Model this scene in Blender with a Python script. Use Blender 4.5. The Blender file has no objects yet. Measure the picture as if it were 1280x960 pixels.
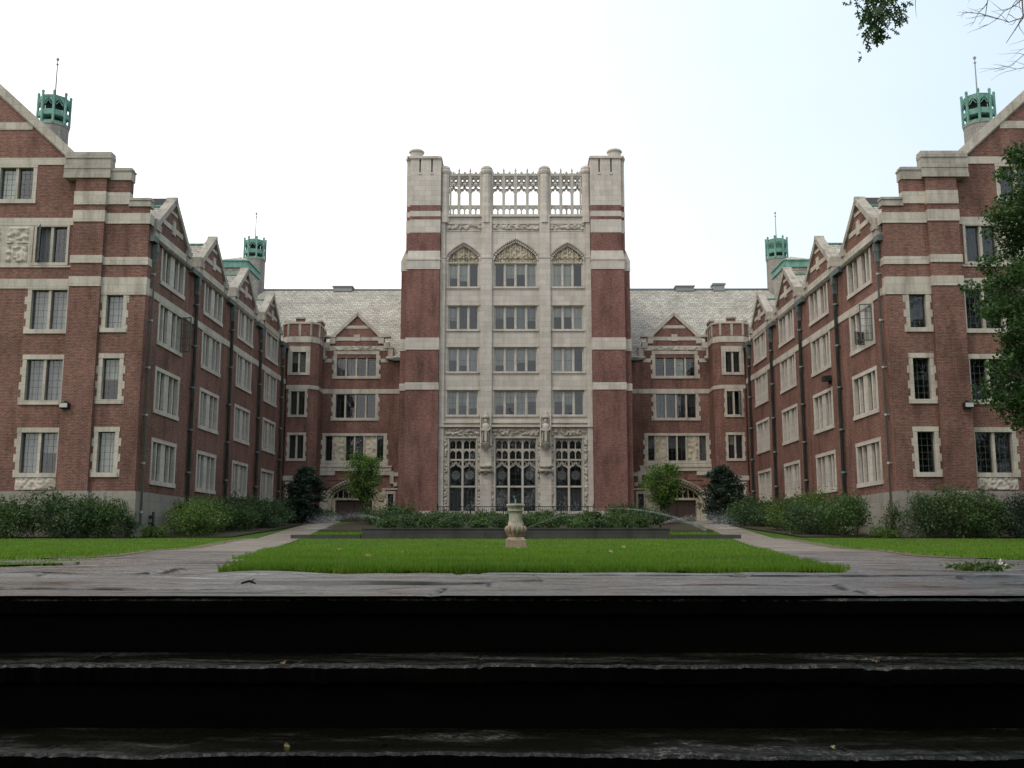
import bpy, math, random
import numpy as np
from mathutils import Vector
R = math.radians
random.seed(11)
rng = np.random.default_rng(5)
scene = bpy.context.scene
COL = scene.collection

# ------------------------------------------------------------------ materials
class NT:
    def __init__(s, name):
        s.m = bpy.data.materials.new(name); s.m.use_nodes = True
        s.t = s.m.node_tree; s.t.nodes.clear()
        s.out = s.n('ShaderNodeOutputMaterial')
    def n(s, typ, **kw):
        x = s.t.nodes.new(typ)
        for k, v in kw.items():
            if isinstance(k, str) and k.startswith('i_'):
                x.inputs[k[2:].replace('_', ' ')].default_value = v
            else: setattr(x, k, v)
        return x
    def l(s, a, b): s.t.links.new(a, b)
    def pos(s): return s.n('ShaderNodeNewGeometry').outputs['Position']
    def mapping(s, src, scale=(1, 1, 1), rot=(0, 0, 0)):
        m = s.n('ShaderNodeMapping'); m.inputs['Scale'].default_value = scale; m.inputs['Rotation'].default_value = rot
        s.l(src, m.inputs['Vector']); return m.outputs[0]
    def noise(s, vec, scale, detail=4, rough=.55):
        x = s.n('ShaderNodeTexNoise'); x.inputs['Scale'].default_value = scale
        x.inputs['Detail'].default_value = detail; x.inputs['Roughness'].default_value = rough
        s.l(vec, x.inputs['Vector']); return x.outputs[0]
    def ramp(s, fac, stops):
        r = s.n('ShaderNodeValToRGB'); e = r.color_ramp.elements
        while len(e) < len(stops): e.new(.5)
        for q, (p, c) in zip(e, stops):
            q.position = p; q.color = (c, c, c, 1) if not hasattr(c, '__len__') else (*c, 1)
        s.l(fac, r.inputs[0]); return r.outputs[0]
    def mix(s, fac, a, b, blend='MIX'):
        x = s.n('ShaderNodeMix', data_type='RGBA', blend_type=blend)
        for sock, v in ((x.inputs[0], fac), (x.inputs[6], a), (x.inputs[7], b)):
            if hasattr(v, 'is_linked'): s.l(v, sock)
            elif hasattr(v, '__len__'): sock.default_value = (*v, 1)
            else: sock.default_value = v if sock.type == 'VALUE' else (v, v, v, 1)
        return x.outputs[2]
    def math(s, op, a, b=0.0):
        x = s.n('ShaderNodeMath', operation=op)
        for i, v in enumerate((a, b)):
            if hasattr(v, 'is_linked'): s.l(v, x.inputs[i])
            else: x.inputs[i].default_value = v
        return x.outputs[0]
    def bump(s, h, strength=.3, dist=.02, base=None):
        b = s.n('ShaderNodeBump'); b.inputs['Strength'].default_value = strength; b.inputs['Distance'].default_value = dist
        s.l(h, b.inputs['Height'])
        if base is not None: s.l(base, b.inputs['Normal'])
        return b.outputs[0]
    def pbsdf(s, col, rough=.8, normal=None, spec=.3, metal=0.0):
        p = s.n('ShaderNodeBsdfPrincipled')
        for k, v in (('Base Color', col), ('Roughness', rough), ('Specular IOR Level', spec), ('Metallic', metal)):
            if hasattr(v, 'is_linked'): s.l(v, p.inputs[k])
            elif hasattr(v, '__len__'): p.inputs[k].default_value = (*v, 1)
            else: p.inputs[k].default_value = v
        if normal is not None: s.l(normal, p.inputs['Normal'])
        return p.outputs[0]
    def done(s, sh): s.l(sh, s.out.inputs[0]); return s.m
    def wallvec(s):
        g = s.n('ShaderNodeNewGeometry')
        sn = s.n('ShaderNodeSeparateXYZ'); s.l(g.outputs['True Normal'], sn.inputs[0])
        sp = s.n('ShaderNodeSeparateXYZ'); s.l(g.outputs['Position'], sp.inputs[0])
        ax = s.math('ABSOLUTE', sn.outputs[0]); t = s.math('GREATER_THAN', ax, .75)
        az = s.math('GREATER_THAN', s.math('ABSOLUTE', sn.outputs[2]), .9)
        d = s.math('SUBTRACT', sp.outputs[1], sp.outputs[0])
        u = s.math('ADD', sp.outputs[0], s.math('MULTIPLY', t, d))
        dz = s.math('SUBTRACT', sp.outputs[1], sp.outputs[2])
        v = s.math('ADD', sp.outputs[2], s.math('MULTIPLY', az, dz))
        c = s.n('ShaderNodeCombineXYZ'); s.l(u, c.inputs[0]); s.l(v, c.inputs[1])
        return c.outputs[0]
    def bricktex(s, vec, w, h, mortar, c1, c2, cm, bias=0.0, smooth=.1):
        b = s.n('ShaderNodeTexBrick'); s.l(vec, b.inputs['Vector'])
        b.inputs['Scale'].default_value = 1; b.inputs['Brick Width'].default_value = w; b.inputs['Row Height'].default_value = h
        b.inputs['Mortar Size'].default_value = mortar; b.inputs['Mortar Smooth'].default_value = smooth; b.inputs['Bias'].default_value = bias
        for k, c in (('Color1', c1), ('Color2', c2), ('Mortar', cm)): b.inputs[k].default_value = (*c, 1)
        return b.outputs

def mat_brick(name, c1, c2, cm):
    t = NT(name); v = t.wallvec()
    b = t.bricktex(v, .225, .076, .0125, c1, c2, cm, -.1)
    big = t.noise(t.pos(), .35, 5, .6); c = t.mix(1.0, b[0], t.ramp(big, [(.28, .66), (.5, 1.0), (.72, 1.2)]), 'MULTIPLY')
    med = t.noise(t.mapping(t.pos(), (1.2, 1.2, .22)), 1.5, 5, .65)
    c = t.mix(1.0, c, t.ramp(med, [(.3, .62), (.5, .98), (.7, 1.12)]), 'MULTIPLY')
    fine = t.noise(t.mapping(v, (4.4, 13.2, 1)), 1.0, 2)
    c = t.mix(1.0, c, t.ramp(fine, [(.3, .68), (.7, 1.25)]), 'MULTIPLY')
    nb = t.bump(t.math('ADD', t.math('MULTIPLY', b[1], -1.0), t.math('MULTIPLY', t.noise(t.pos(), 40, 2), .35)), .5, .012)
    return t.done(t.pbsdf(c, .88, nb, .15))

def mat_stone(name, c, dark=.62, bw=.95, bh=.42, joint=.55, rough=.85):
    t = NT(name); v = t.wallvec(); c = np.array(c)
    b = t.bricktex(v, bw, bh, .007, tuple(c * 1.05), tuple(c * .88), tuple(c * joint), 0, .2)
    st = t.noise(t.mapping(t.pos(), (1.6, 1.6, .25)), 1.1, 6, .65)
    col = t.mix(1.0, b[0], t.ramp(st, [(.28, (dark, dark * .97, dark * .93)), (.5, (.96,) * 3), (.75, (1.08,) * 3)]), 'MULTIPLY')
    gr = t.noise(t.pos(), 14, 5, .7)
    col = t.mix(1.0, col, t.ramp(gr, [(.25, .8), (.7, 1.1)]), 'MULTIPLY')
    nb = t.bump(t.math('ADD', t.math('MULTIPLY', b[1], -.6), t.math('MULTIPLY', gr, .5)), .4, .01)
    return t.done(t.pbsdf(col, rough, nb, .2))

def mat_slate():
    t = NT('slate_shingles'); g = t.n('ShaderNodeNewGeometry')
    sn = t.n('ShaderNodeSeparateXYZ'); t.l(g.outputs['True Normal'], sn.inputs[0])
    sp = t.n('ShaderNodeSeparateXYZ'); t.l(g.outputs['Position'], sp.inputs[0])
    k = t.math('GREATER_THAN', t.math('ABSOLUTE', sn.outputs[0]), t.math('ABSOLUTE', sn.outputs[1]))
    u = t.math('ADD', sp.outputs[0], t.math('MULTIPLY', k, t.math('SUBTRACT', sp.outputs[1], sp.outputs[0])))
    cx = t.n('ShaderNodeCombineXYZ'); t.l(u, cx.inputs[0]); t.l(t.math('MULTIPLY', sp.outputs[2], 1.45), cx.inputs[1])
    b = t.bricktex(cx.outputs[0], .42, .30, .018, (.50, .46, .385), (.36, .33, .28), (.15, .138, .115), 0, .3)
    big = t.noise(t.pos(), .5, 5, .65)
    c = t.mix(1.0, b[0], t.ramp(big, [(.3, .8), (.7, 1.2)]), 'MULTIPLY')
    f = t.noise(t.mapping(cx.outputs[0], (1.3, 3.6, 1)), 2.2, 4, .75)
    c = t.mix(1.0, c, t.ramp(f, [(.28, .5), (.5, .95), (.72, 1.4)]), 'MULTIPLY')
    nb = t.bump(t.math('ADD', t.math('MULTIPLY', b[1], -1.0), f), .8, .05)
    return t.done(t.pbsdf(c, .7, nb, .3))

def mat_simple(name, c, rough=.6, spec=.4, metal=0., var=.25, scale=3., bump=.15):
    t = NT(name); n = t.noise(t.pos(), scale, 5, .65); c = np.array(c)
    col = t.mix(n, tuple(c * (1 - var)), tuple(c * (1 + var)))
    nb = t.bump(t.noise(t.pos(), scale * 8, 3), bump, .01)
    return t.done(t.pbsdf(col, rough, nb, spec, metal))

def mat_copper():
    t = NT('verdigris_copper')
    n = t.noise(t.mapping(t.pos(), (1, 1, .35)), 3, 6, .7)
    c = t.ramp(n, [(.25, (.05, .10, .085)), (.45, (.13, .27, .215)), (.7, (.22, .40, .33))])
    return t.done(t.pbsdf(c, .7, t.bump(n, .2, .01), .3))

def mat_pipe():
    t = NT('weathered_copper_pipe')
    n = t.noise(t.mapping(t.pos(), (2, 2, .6)), 2, 5, .7)
    c = t.ramp(n, [(.3, (.05, .055, .055)), (.55, (.10, .125, .115)), (.75, (.15, .22, .19))])
    return t.done(t.pbsdf(c, .55, None, .4))

def mat_glass():
    t = NT('window_glass')
    n = t.bump(t.noise(t.pos(), 1.7, 2), .10, .05)
    tr = t.n('ShaderNodeBsdfTransparent'); tr.inputs[0].default_value = (.82, .86, .84, 1)
    gl = t.n('ShaderNodeBsdfGlossy'); gl.inputs['Roughness'].default_value = .03; t.l(n, gl.inputs['Normal'])
    fr = t.n('ShaderNodeFresnel'); fr.inputs[0].default_value = 1.52; t.l(n, fr.inputs['Normal'])
    f = t.math('MULTIPLY_ADD', fr.outputs[0], 1.5)
    f.node.inputs[2].default_value = .02
    mx = t.n('ShaderNodeMixShader'); t.l(f, mx.inputs[0]); t.l(tr.outputs[0], mx.inputs[1]); t.l(gl.outputs[0], mx.inputs[2])
    return t.done(mx.outputs[0])

def mat_cloth(name, c):
    t = NT(name); w = t.n('ShaderNodeTexWave'); w.inputs['Scale'].default_value = 2.2; w.inputs['Distortion'].default_value = 2.5
    t.l(t.wallvec(), w.inputs['Vector'])
    rnd = t.n('ShaderNodeObjectInfo').outputs['Random']
    col = t.mix(1.0, tuple(c), t.ramp(rnd, [(0, .7), (1, 1.15)]), 'MULTIPLY')
    return t.done(t.pbsdf(col, .9, t.bump(w.outputs[0], .6, .06), .1))

def mat_leaf(name, c1, c2, c3, trans=.25, rough=.5):
    t = NT(name); g = t.n('ShaderNodeNewGeometry')
    r = g.outputs['Random Per Island']
    col = t.ramp(r, [(0, c1), (.5, c2), (1, c3)])
    big = t.noise(g.outputs['Position'], 1.3, 3)
    col = t.mix(1.0, col, t.ramp(big, [(.3, .7), (.7, 1.3)]), 'MULTIPLY')
    p = t.pbsdf(col, rough, None, .35)
    tl = t.n('ShaderNodeBsdfTranslucent'); t.l(t.mix(1.0, col, (1.3, 1.5, .7), 'MULTIPLY'), tl.inputs[0])
    mx = t.n('ShaderNodeMixShader'); mx.inputs[0].default_value = trans
    t.l(p, mx.inputs[1]); t.l(tl.outputs[0], mx.inputs[2])
    return t.done(mx.outputs[0])

def mat_bark(name, c=(.055, .045, .038)):
    t = NT(name); n = t.noise(t.mapping(t.pos(), (6, 6, 1.2)), 2.5, 6, .7); c = np.array(c)
    col = t.ramp(n, [(.3, tuple(c * .5)), (.7, tuple(c * 1.7))])
    return t.done(t.pbsdf(col, .9, t.bump(n, .8, .03), .2))

def mat_paving(name, c1, c2, bw, bh, wet=.5, rot=0., joint=(.03, .028, .022)):
    t = NT(name); v = t.mapping(t.pos(), (1, 1, 1), (0, 0, rot))
    b = t.bricktex(v, bw, bh, .014, c1, c2, joint, 0, .2)
    st = t.noise(t.mapping(t.pos(), (.45, 2.2, 1)), 1.6, 8, .72)
    col = t.mix(1.0, b[0], t.ramp(st, [(.34, (.22, .18, .15)), (.46, (.72, .64, .58)), (.56, (1.0, .93, .88)), (.68, (1.9, 1.75, 1.62))]), 'MULTIPLY')
    fine = t.noise(t.pos(), 26, 7, .78)
    col = t.mix(1.0, col, t.ramp(fine, [(.3, .55), (.7, 1.3)]), 'MULTIPLY')
    pud = t.noise(t.mapping(t.pos(), (.42, 2.6, 1)), 2.3, 9, .74)
    w0 = .64 - .12 * (1 - wet) * 2
    wetm = t.ramp(pud, [(w0 - .14, 1.0), (w0 - .05, .75), (w0 + .02, .0)]) if wet > .4 else t.ramp(pud, [(.30, .6), (.40, 0.0)])
    col = t.mix(wetm, col, t.mix(1.0, col, (.26, .23, .21), 'MULTIPLY'))
    jn = t.n('ShaderNodeAttribute', attribute_name='joint').outputs['Fac']; jm = t.math('MULTIPLY', jn, t.ramp(t.noise(t.mapping(t.pos(), (1.5, 3, 1)), 3.0, 5, .7), [(.35, .35), (.55, 1.0)]))
    col = t.mix(jm, col, (.016, .013, .010))
    rg2 = t.math('ADD', t.math('MULTIPLY', wetm, -.63), t.math('ADD', .70, t.math('MULTIPLY', fine, .18)))
    rg2 = t.math('MAXIMUM', rg2, t.math('MULTIPLY', jm, .9))
    spc = t.math('MULTIPLY', t.math('SUBTRACT', 1.0, jm), t.math('ADD', .4, t.math('MULTIPLY', wetm, .6)))
    dry = t.math('SUBTRACT', 1.0, wetm)
    h = t.math('ADD', t.math('MULTIPLY', b[1], -.9), t.math('MULTIPLY', t.math('MULTIPLY', fine, dry), .8))
    h = t.math('ADD', h, t.math('MULTIPLY', t.math('MULTIPLY', st, dry), 1.0))
    rip = t.noise(t.mapping(t.pos(), (7, 20, 7)), 1.0, 5, .7)
    h = t.math('ADD', h, t.math('MULTIPLY', t.math('MULTIPLY', rip, wetm), .35))
    return t.done(t.pbsdf(col, rg2, t.bump(h, .75, .016), spc))

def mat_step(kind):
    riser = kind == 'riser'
    t = NT({'riser': 'shade_black_riser_stone', 'tread': 'wet_worn_tread_stone', 'edge': 'chipped_glint_edge_stone'}[kind])
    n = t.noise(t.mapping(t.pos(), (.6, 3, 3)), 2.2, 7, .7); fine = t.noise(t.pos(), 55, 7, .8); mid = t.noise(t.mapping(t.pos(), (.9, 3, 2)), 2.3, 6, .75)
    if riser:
        col = t.ramp(n, [(.35, (.0022, .002, .0018)), (.6, (.005, .0045, .004)), (.8, (.014, .012, .009))])  # shade on the risers painted in as a near-black colour
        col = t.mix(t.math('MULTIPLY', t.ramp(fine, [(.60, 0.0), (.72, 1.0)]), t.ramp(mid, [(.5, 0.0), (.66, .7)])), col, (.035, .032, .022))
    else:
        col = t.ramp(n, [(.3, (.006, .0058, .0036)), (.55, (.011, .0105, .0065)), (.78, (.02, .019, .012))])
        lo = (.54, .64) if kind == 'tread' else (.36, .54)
        wear_glint = t.math('MULTIPLY', t.ramp(fine, [(.50, 0.0), (.62, 1.0)]), t.ramp(mid, [(lo[0], 0.0), (lo[1], .9)]))
        col = t.mix(wear_glint, col, (.30, .28, .24) if kind == 'tread' else (.26, .24, .2))  # pale flecks: wear on treads, painted wet glint along the step edge
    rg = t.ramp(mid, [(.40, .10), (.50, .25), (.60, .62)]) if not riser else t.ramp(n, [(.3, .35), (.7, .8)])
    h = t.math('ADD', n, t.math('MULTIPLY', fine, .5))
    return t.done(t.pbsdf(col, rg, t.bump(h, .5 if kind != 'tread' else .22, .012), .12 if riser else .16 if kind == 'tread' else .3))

def mat_grass(name):
    t = NT(name); g = t.n('ShaderNodeNewGeometry')
    c = t.ramp(g.outputs['Random Per Island'], [(0, (.072, .14, .014)), (.5, (.12, .225, .022)), (.94, (.17, .28, .032)), (1, (.24, .22, .07))])
    c = t.mix(1.0, c, t.ramp(t.noise(g.outputs['Position'], .8, 5, .65), [(.28, (.62, .66, .6)), (.5, (1, 1, 1)), (.72, (1.4, 1.22, 1.1))]), 'MULTIPLY')
    p = t.pbsdf(c, .55, None, .3)
    tl = t.n('ShaderNodeBsdfTranslucent'); t.l(t.mix(1.0, c, (1.3, 1.5, .6), 'MULTIPLY'), tl.inputs[0])
    mx = t.n('ShaderNodeMixShader'); mx.inputs[0].default_value = .35
    t.l(p, mx.inputs[1]); t.l(tl.outputs[0], mx.inputs[2]); return t.done(mx.outputs[0])

def mat_soil(name, c1, c2, scale=2.):
    t = NT(name); n = t.noise(t.pos(), scale, 7, .7)
    return t.done(t.pbsdf(t.ramp(n, [(.3, c1), (.7, c2)]), .95, t.bump(t.noise(t.pos(), scale * 6, 5), .6, .04), .15))

def mat_spray():
    t = NT('water_spray')
    tr = t.n('ShaderNodeBsdfTransparent'); df = t.n('ShaderNodeBsdfTranslucent'); df.inputs[0].default_value = (.85, .87, .88, 1)
    d2 = t.n('ShaderNodeBsdfDiffuse'); d2.inputs[0].default_value = (.85, .87, .88, 1)
    a = t.n('ShaderNodeAddShader'); 
    m0 = t.n('ShaderNodeMixShader'); m0.inputs[0].default_value = .5; t.l(df.outputs[0], m0.inputs[1]); t.l(d2.outputs[0], m0.inputs[2])
    n = t.noise(t.pos(), 5, 5, .7); f = t.ramp(n, [(.35, .02), (.7, .2)])
    mx = t.n('ShaderNodeMixShader'); t.l(f, mx.inputs[0]); t.l(tr.outputs[0], mx.inputs[1]); t.l(m0.outputs[0], mx.inputs[2])
    return t.done(mx.outputs[0])

M = {}
M['brick'] = mat_brick('red_brick', (.24, .090, .064), (.152, .057, .043), (.22, .172, .14))
M['brick_tower'] = mat_brick('tower_red_brick', (.255, .092, .070), (.17, .061, .047), (.225, .17, .145))
M['stone'] = mat_stone('limestone', (.55, .49, .405))
M['tstone'] = mat_stone('tower_limestone', (.57, .51, .44), .78)
M['wstone'] = mat_stone('weathered_limestone', (.44, .395, .33), .5)
M['base'] = mat_stone('granite_base', (.31, .28, .235), .7, 1.4, .75)
M['shaft'] = mat_stone('grey_shaft_stone', (.31, .29, .255), .6, .5, .3, .5)
M['cream'] = mat_stone('cream_terracotta', (.55, .48, .36), .6, 1.3, 1.3, .8)
M['portal'] = mat_stone('portal_stone', (.48, .415, .30), .5, .8, .5, .7)
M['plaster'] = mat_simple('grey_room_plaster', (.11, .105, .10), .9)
M['trac'] = mat_stone('tracery_stone', (.50, .45, .38), .6, 3., 3., .8)
M['slate'] = mat_slate()
M['copper'] = mat_copper(); M['pipe'] = mat_pipe()
M['grey_pipe'] = mat_simple('grey_metal_pipe', (.26, .27, .27), .5)
M['lead'] = mat_simple('iron_casement', (.10, .105, .10), .5)
M['sash'] = mat_simple('painted_sash', (.56, .54, .48), .5)
M['glass'] = mat_glass()
M['curtain'] = mat_cloth('grey_curtain', (.48, .465, .465)); M['blind'] = mat_cloth('pale_blind', (.74, .71, .63))
M['shade'] = mat_cloth('dim_curtain', (.16, .15, .15))
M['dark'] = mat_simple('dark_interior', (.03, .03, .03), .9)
M['iron'] = mat_simple('black_iron', (.015, .015, .015), .5)
M['door'] = mat_simple('brown_oak_door', (.060, .035, .028), .55)
M['pave'] = mat_paving('wet_flagstone', (.34, .29, .255), (.24, .205, .18), 9., 9., .8)
M['path'] = mat_paving('worn_path', (.27, .245, .215), (.23, .205, .18), 1.3, 1.3, .3)
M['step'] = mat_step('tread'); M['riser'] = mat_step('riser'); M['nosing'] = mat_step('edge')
M['grass'] = mat_grass('grass_blades')
M['turf'] = mat_soil('turf_soil', (.035, .07, .009), (.06, .115, .014), 3.)
M['soil'] = mat_soil('dark_soil', (.030, .024, .016), (.065, .052, .036))
M['edge'] = mat_soil('dry_edge_soil', (.10, .08, .05), (.2, .17, .11), 6)
M['wall'] = mat_stone('wet_grey_wall_stone', (.07, .066, .06), .6, 1.8, .6, .5, .4)
M['leafA'] = mat_leaf('shrub_leaves', (.032, .064, .018), (.054, .10, .026), (.09, .145, .04))
M['leafB'] = mat_leaf('light_shrub_leaves', (.05, .09, .018), (.08, .135, .028), (.13, .18, .045))
M['leafC'] = mat_leaf('dark_yew_needles', (.010, .024, .014), (.018, .040, .022), (.035, .062, .034), .1)
M['leafD'] = mat_leaf('young_tree_leaves', (.04, .09, .014), (.075, .15, .022), (.14, .24, .045), .35)
M['leafE'] = mat_leaf('oak_leaves', (.018, .042, .012), (.030, .066, .018), (.05, .095, .026), .25)
M['leafF'] = mat_leaf('blue_green_shrub_leaves', (.032, .064, .026), (.052, .094, .036), (.085, .135, .052))
M['leafG'] = mat_leaf('dark_tree_leaves', (.019, .044, .013), (.036, .077, .021), (.07, .125, .037), .28)
M['bark'] = mat_bark('bark'); M['bark_light'] = mat_bark('pale_twig_bark', (.12, .10, .085))
M['dial'] = mat_stone('lichened_pedestal_stone', (.36, .32, .25), .6, 5, 5, .9)
M['yleaf'] = mat_simple('fallen_yellow_leaf', (.45, .36, .13), .7)
M['bleaf'] = mat_simple('fallen_brown_leaf', (.20, .11, .05), .7)
M['spray'] = mat_spray()
M['bronze'] = mat_simple('green_bronze', (.10, .17, .13), .5, .5, .3)
M['lens'] = mat_simple('lamp_lens', (.45, .45, .42), .3)
def mat_dial():
    t = NT('stained_pedestal_stone'); sp = t.n('ShaderNodeSeparateXYZ'); t.l(t.pos(), sp.inputs[0])
    n = t.noise(t.pos(), 7, 6, .7); n2 = t.noise(t.mapping(t.pos(), (1.5, 1.5, .6)), 4, 4)
    c = t.ramp(n, [(.3, (.25, .20, .15)), (.55, (.40, .35, .27)), (.75, (.52, .47, .38))])
    low = t.math('LESS_THAN', sp.outputs[2], .62)
    c = t.mix(t.math('MULTIPLY', low, .75), c, (.30, .20, .135))
    c = t.mix(t.ramp(n2, [(.56, 0.0), (.64, .8)]), c, (.17, .30, .25))
    c = t.mix(t.ramp(t.noise(t.mapping(t.pos(), (3, 3, 1)), 3.1, 5), [(.55, 0.0), (.68, .7)]), c, (.12, .09, .065))
    return t.done(t.pbsdf(c, .85, t.bump(n, .4, .01), .2))
M['dial'] = mat_dial()

# ------------------------------------------------------------------ mesh builder
class MB:
    def __init__(s): s.v = []; s.f = []; s.m = []; s.sm = []
    def face(s, pts, m=0, smooth=False):
        i = len(s.v); s.v += [tuple(p) for p in pts]; s.f.append(tuple(range(i, i + len(pts)))); s.m.append(m); s.sm.append(smooth)
    def hexa(s, p, m=0):                       # p: 8 points, bottom ring then top ring
        i = len(s.v); s.v += [tuple(q) for q in p]
        for q in ((0, 3, 2, 1), (4, 5, 6, 7), (0, 1, 5, 4), (1, 2, 6, 5), (2, 3, 7, 6), (3, 0, 4, 7)):
            s.f.append(tuple(i + k for k in q)); s.m.append(m); s.sm.append(False)
    def box(s, x0, x1, y0, y1, z0, z1, m=0):
        s.hexa([(x0, y0, z0), (x1, y0, z0), (x1, y1, z0), (x0, y1, z0), (x0, y0, z1), (x1, y0, z1), (x1, y1, z1), (x0, y1, z1)], m)
    def prism(s, a, b, m=0, smooth=False):     # two matching rings of points
        n = len(a); i = len(s.v); s.v += [tuple(q) for q in a] + [tuple(q) for q in b]
        s.f.append(tuple(range(i, i + n))); s.f.append(tuple(range(i + 2 * n - 1, i + n - 1, -1))); s.m += [m, m]; s.sm += [False, False]
        for k in range(n):
            j = (k + 1) % n; s.f.append((i + k, i + j, i + n + j, i + n + k)); s.m.append(m); s.sm.append(smooth)
    def lathe(s, prof, cx, cy, n=16, m=0, smooth=True, rot=0., cap=True):
        i = len(s.v)
        for r, z in prof:
            for k in range(n):
                a = rot + 2 * math.pi * k / n; s.v.append((cx + r * math.cos(a), cy + r * math.sin(a), z))
        for q in range(len(prof) - 1):
            for k in range(n):
                j = (k + 1) % n; s.f.append((i + q * n + k, i + q * n + j, i + (q + 1) * n + j, i + (q + 1) * n + k)); s.m.append(m); s.sm.append(smooth)
        if cap:
            s.f.append(tuple(i + k for k in range(n - 1, -1, -1))); s.f.append(tuple(i + (len(prof) - 1) * n + k for k in range(n))); s.m += [m, m]; s.sm += [False, False]
    def tube(s, pts, r, n=6, m=0, smooth=True):
        pts = [Vector(p) for p in pts]; rr = r if hasattr(r, '__len__') else [r] * len(pts); i = len(s.v)
        for k, p in enumerate(pts):
            d = (pts[min(k + 1, len(pts) - 1)] - pts[max(k - 1, 0)]).normalized()
            a = d.cross(Vector((0, 0, 1)) if abs(d.z) < .9 else Vector((1, 0, 0))).normalized(); b = d.cross(a)
            for q in range(n):
                t = 2 * math.pi * q / n; s.v.append(tuple(p + (a * math.cos(t) + b * math.sin(t)) * rr[k]))
        for k in range(len(pts) - 1):
            for q in range(n):
                j = (q + 1) % n; s.f.append((i + k * n + q, i + k * n + j, i + (k + 1) * n + j, i + (k + 1) * n + q)); s.m.append(m); s.sm.append(smooth)
        s.f.append(tuple(i + q for q in range(n))); s.f.append(tuple(i + (len(pts) - 1) * n + q for q in range(n))); s.m += [m, m]; s.sm += [False, False]
    def build(s, name, mats, parent=None):
        if not s.v: return None
        root = parent
        while root is not None and root.parent is not None: root = root.parent
        off = Vector(root.location) if root is not None else Vector((0, 0, 0))
        me = bpy.data.meshes.new(name); me.from_pydata([(a - off.x, b - off.y, c - off.z) for a, b, c in s.v], [], s.f)
        mats = mats if isinstance(mats, (list, tuple)) else [mats]
        for q in mats: me.materials.append(M[q])
        me.polygons.foreach_set('material_index', s.m); me.polygons.foreach_set('use_smooth', s.sm)
        me.update()
        o = bpy.data.objects.new(name, me); COL.objects.link(o); o.parent = parent
        return o

def thing(name, label, cat, loc=(0, 0, 0), group=None):
    o = bpy.data.objects.new(name, None); COL.objects.link(o); o.location = loc; o.empty_display_size = .3
    return tag(o, label, cat, group)
def tag(o, label, cat, group=None):
    o['label'] = label; o['category'] = cat
    if group: o['group'] = group
    return o
def struct(o, kind='structure'): o['kind'] = kind; return o

def np_mesh(name, verts, faces_n, loops, mat, parent=None, smooth=False):
    """verts (N,3), faces all with faces_n corners given by loops (F,faces_n)"""
    me = bpy.data.meshes.new(name); nv = len(verts); nf = len(loops)
    root = parent
    while root is not None and root.parent is not None: root = root.parent
    if root is not None: verts = verts - np.array(root.location)
    me.vertices.add(nv); me.vertices.foreach_set('co', np.ascontiguousarray(verts, dtype=np.float32).ravel())
    me.loops.add(nf * faces_n); me.loops.foreach_set('vertex_index', np.ascontiguousarray(loops, dtype=np.int32).ravel())
    me.polygons.add(nf); me.polygons.foreach_set('loop_start', np.arange(0, nf * faces_n, faces_n, dtype=np.int32))
    me.update(calc_edges=True); me.materials.append(M[mat])
    o = bpy.data.objects.new(name, me); COL.objects.link(o); o.parent = parent
    return o

class Fr:
    """a vertical wall plane: u runs along r, d out along n"""
    def __init__(s, ox, oy, rx, ry, nx, ny): s.o = (ox, oy); s.r = (rx, ry); s.n = (nx, ny)
    def p(s, u, d, z): return (s.o[0] + u * s.r[0] + d * s.n[0], s.o[1] + u * s.r[1] + d * s.n[1], z)
    def box(s, mb, u0, u1, d0, d1, z0, z1, m=0):
        mb.hexa([s.p(u0, d0, z0), s.p(u1, d0, z0), s.p(u1, d1, z0), s.p(u0, d1, z0), s.p(u0, d0, z1), s.p(u1, d0, z1), s.p(u1, d1, z1), s.p(u0, d1, z1)], m)
    def poly(s, mb, pts, d0, d1, m=0): mb.prism([s.p(u, d0, z) for u, z in pts], [s.p(u, d1, z) for u, z in pts], m)
    def bar(s, mb, pts, w, d0, d1, m=0):       # a strip of width w along a polyline in the wall plane
        for (u0, z0), (u1, z1) in zip(pts[:-1], pts[1:]):
            L = math.hypot(u1 - u0, z1 - z0)
            if L < 1e-6: continue
            a, b = (u1 - u0) / L, (z1 - z0) / L; e = w * .18
            q = [(u0 - a * e - b * w / 2, z0 - b * e + a * w / 2), (u0 - a * e + b * w / 2, z0 - b * e - a * w / 2),
                 (u1 + a * e + b * w / 2, z1 + b * e - a * w / 2), (u1 + a * e - b * w / 2, z1 + b * e + a * w / 2)]
            s.poly(mb, q, d0, d1, m)
    def wall(s, mb, u0, u1, z0, z1, holes=(), depth=.35, m=0, d=0.):
        us = sorted({u0, u1, *[h[0] for h in holes], *[h[1] for h in holes]}); zs = sorted({z0, z1, *[h[2] for h in holes], *[h[3] for h in holes]})
        us = [x for x in us if u0 <= x <= u1]; zs = [x for x in zs if z0 <= x <= z1]
        for b, t in zip(zs[:-1], zs[1:]):
            run = None
            for a, c in list(zip(us[:-1], us[1:])) + [(None, None)]:
                solid = a is not None and not any(h[0] < (a + c) / 2 < h[1] and h[2] < (b + t) / 2 < h[3] for h in holes)
                if solid: run = (run[0], c) if run else (a, c)
                elif run:
                    mb.face([s.p(run[0], d, b), s.p(run[1], d, b), s.p(run[1], d, t), s.p(run[0], d, t)], m); run = None
        for a, c, b, t in holes:
            for q in (((a, b), (c, b)), ((c, b), (c, t)), ((c, t), (a, t)), ((a, t), (a, b))):
                mb.face([s.p(q[0][0], d, q[0][1]), s.p(q[1][0], d, q[1][1]), s.p(q[1][0], d - depth, q[1][1]), s.p(q[0][0], d - depth, q[0][1])], m)

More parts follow.
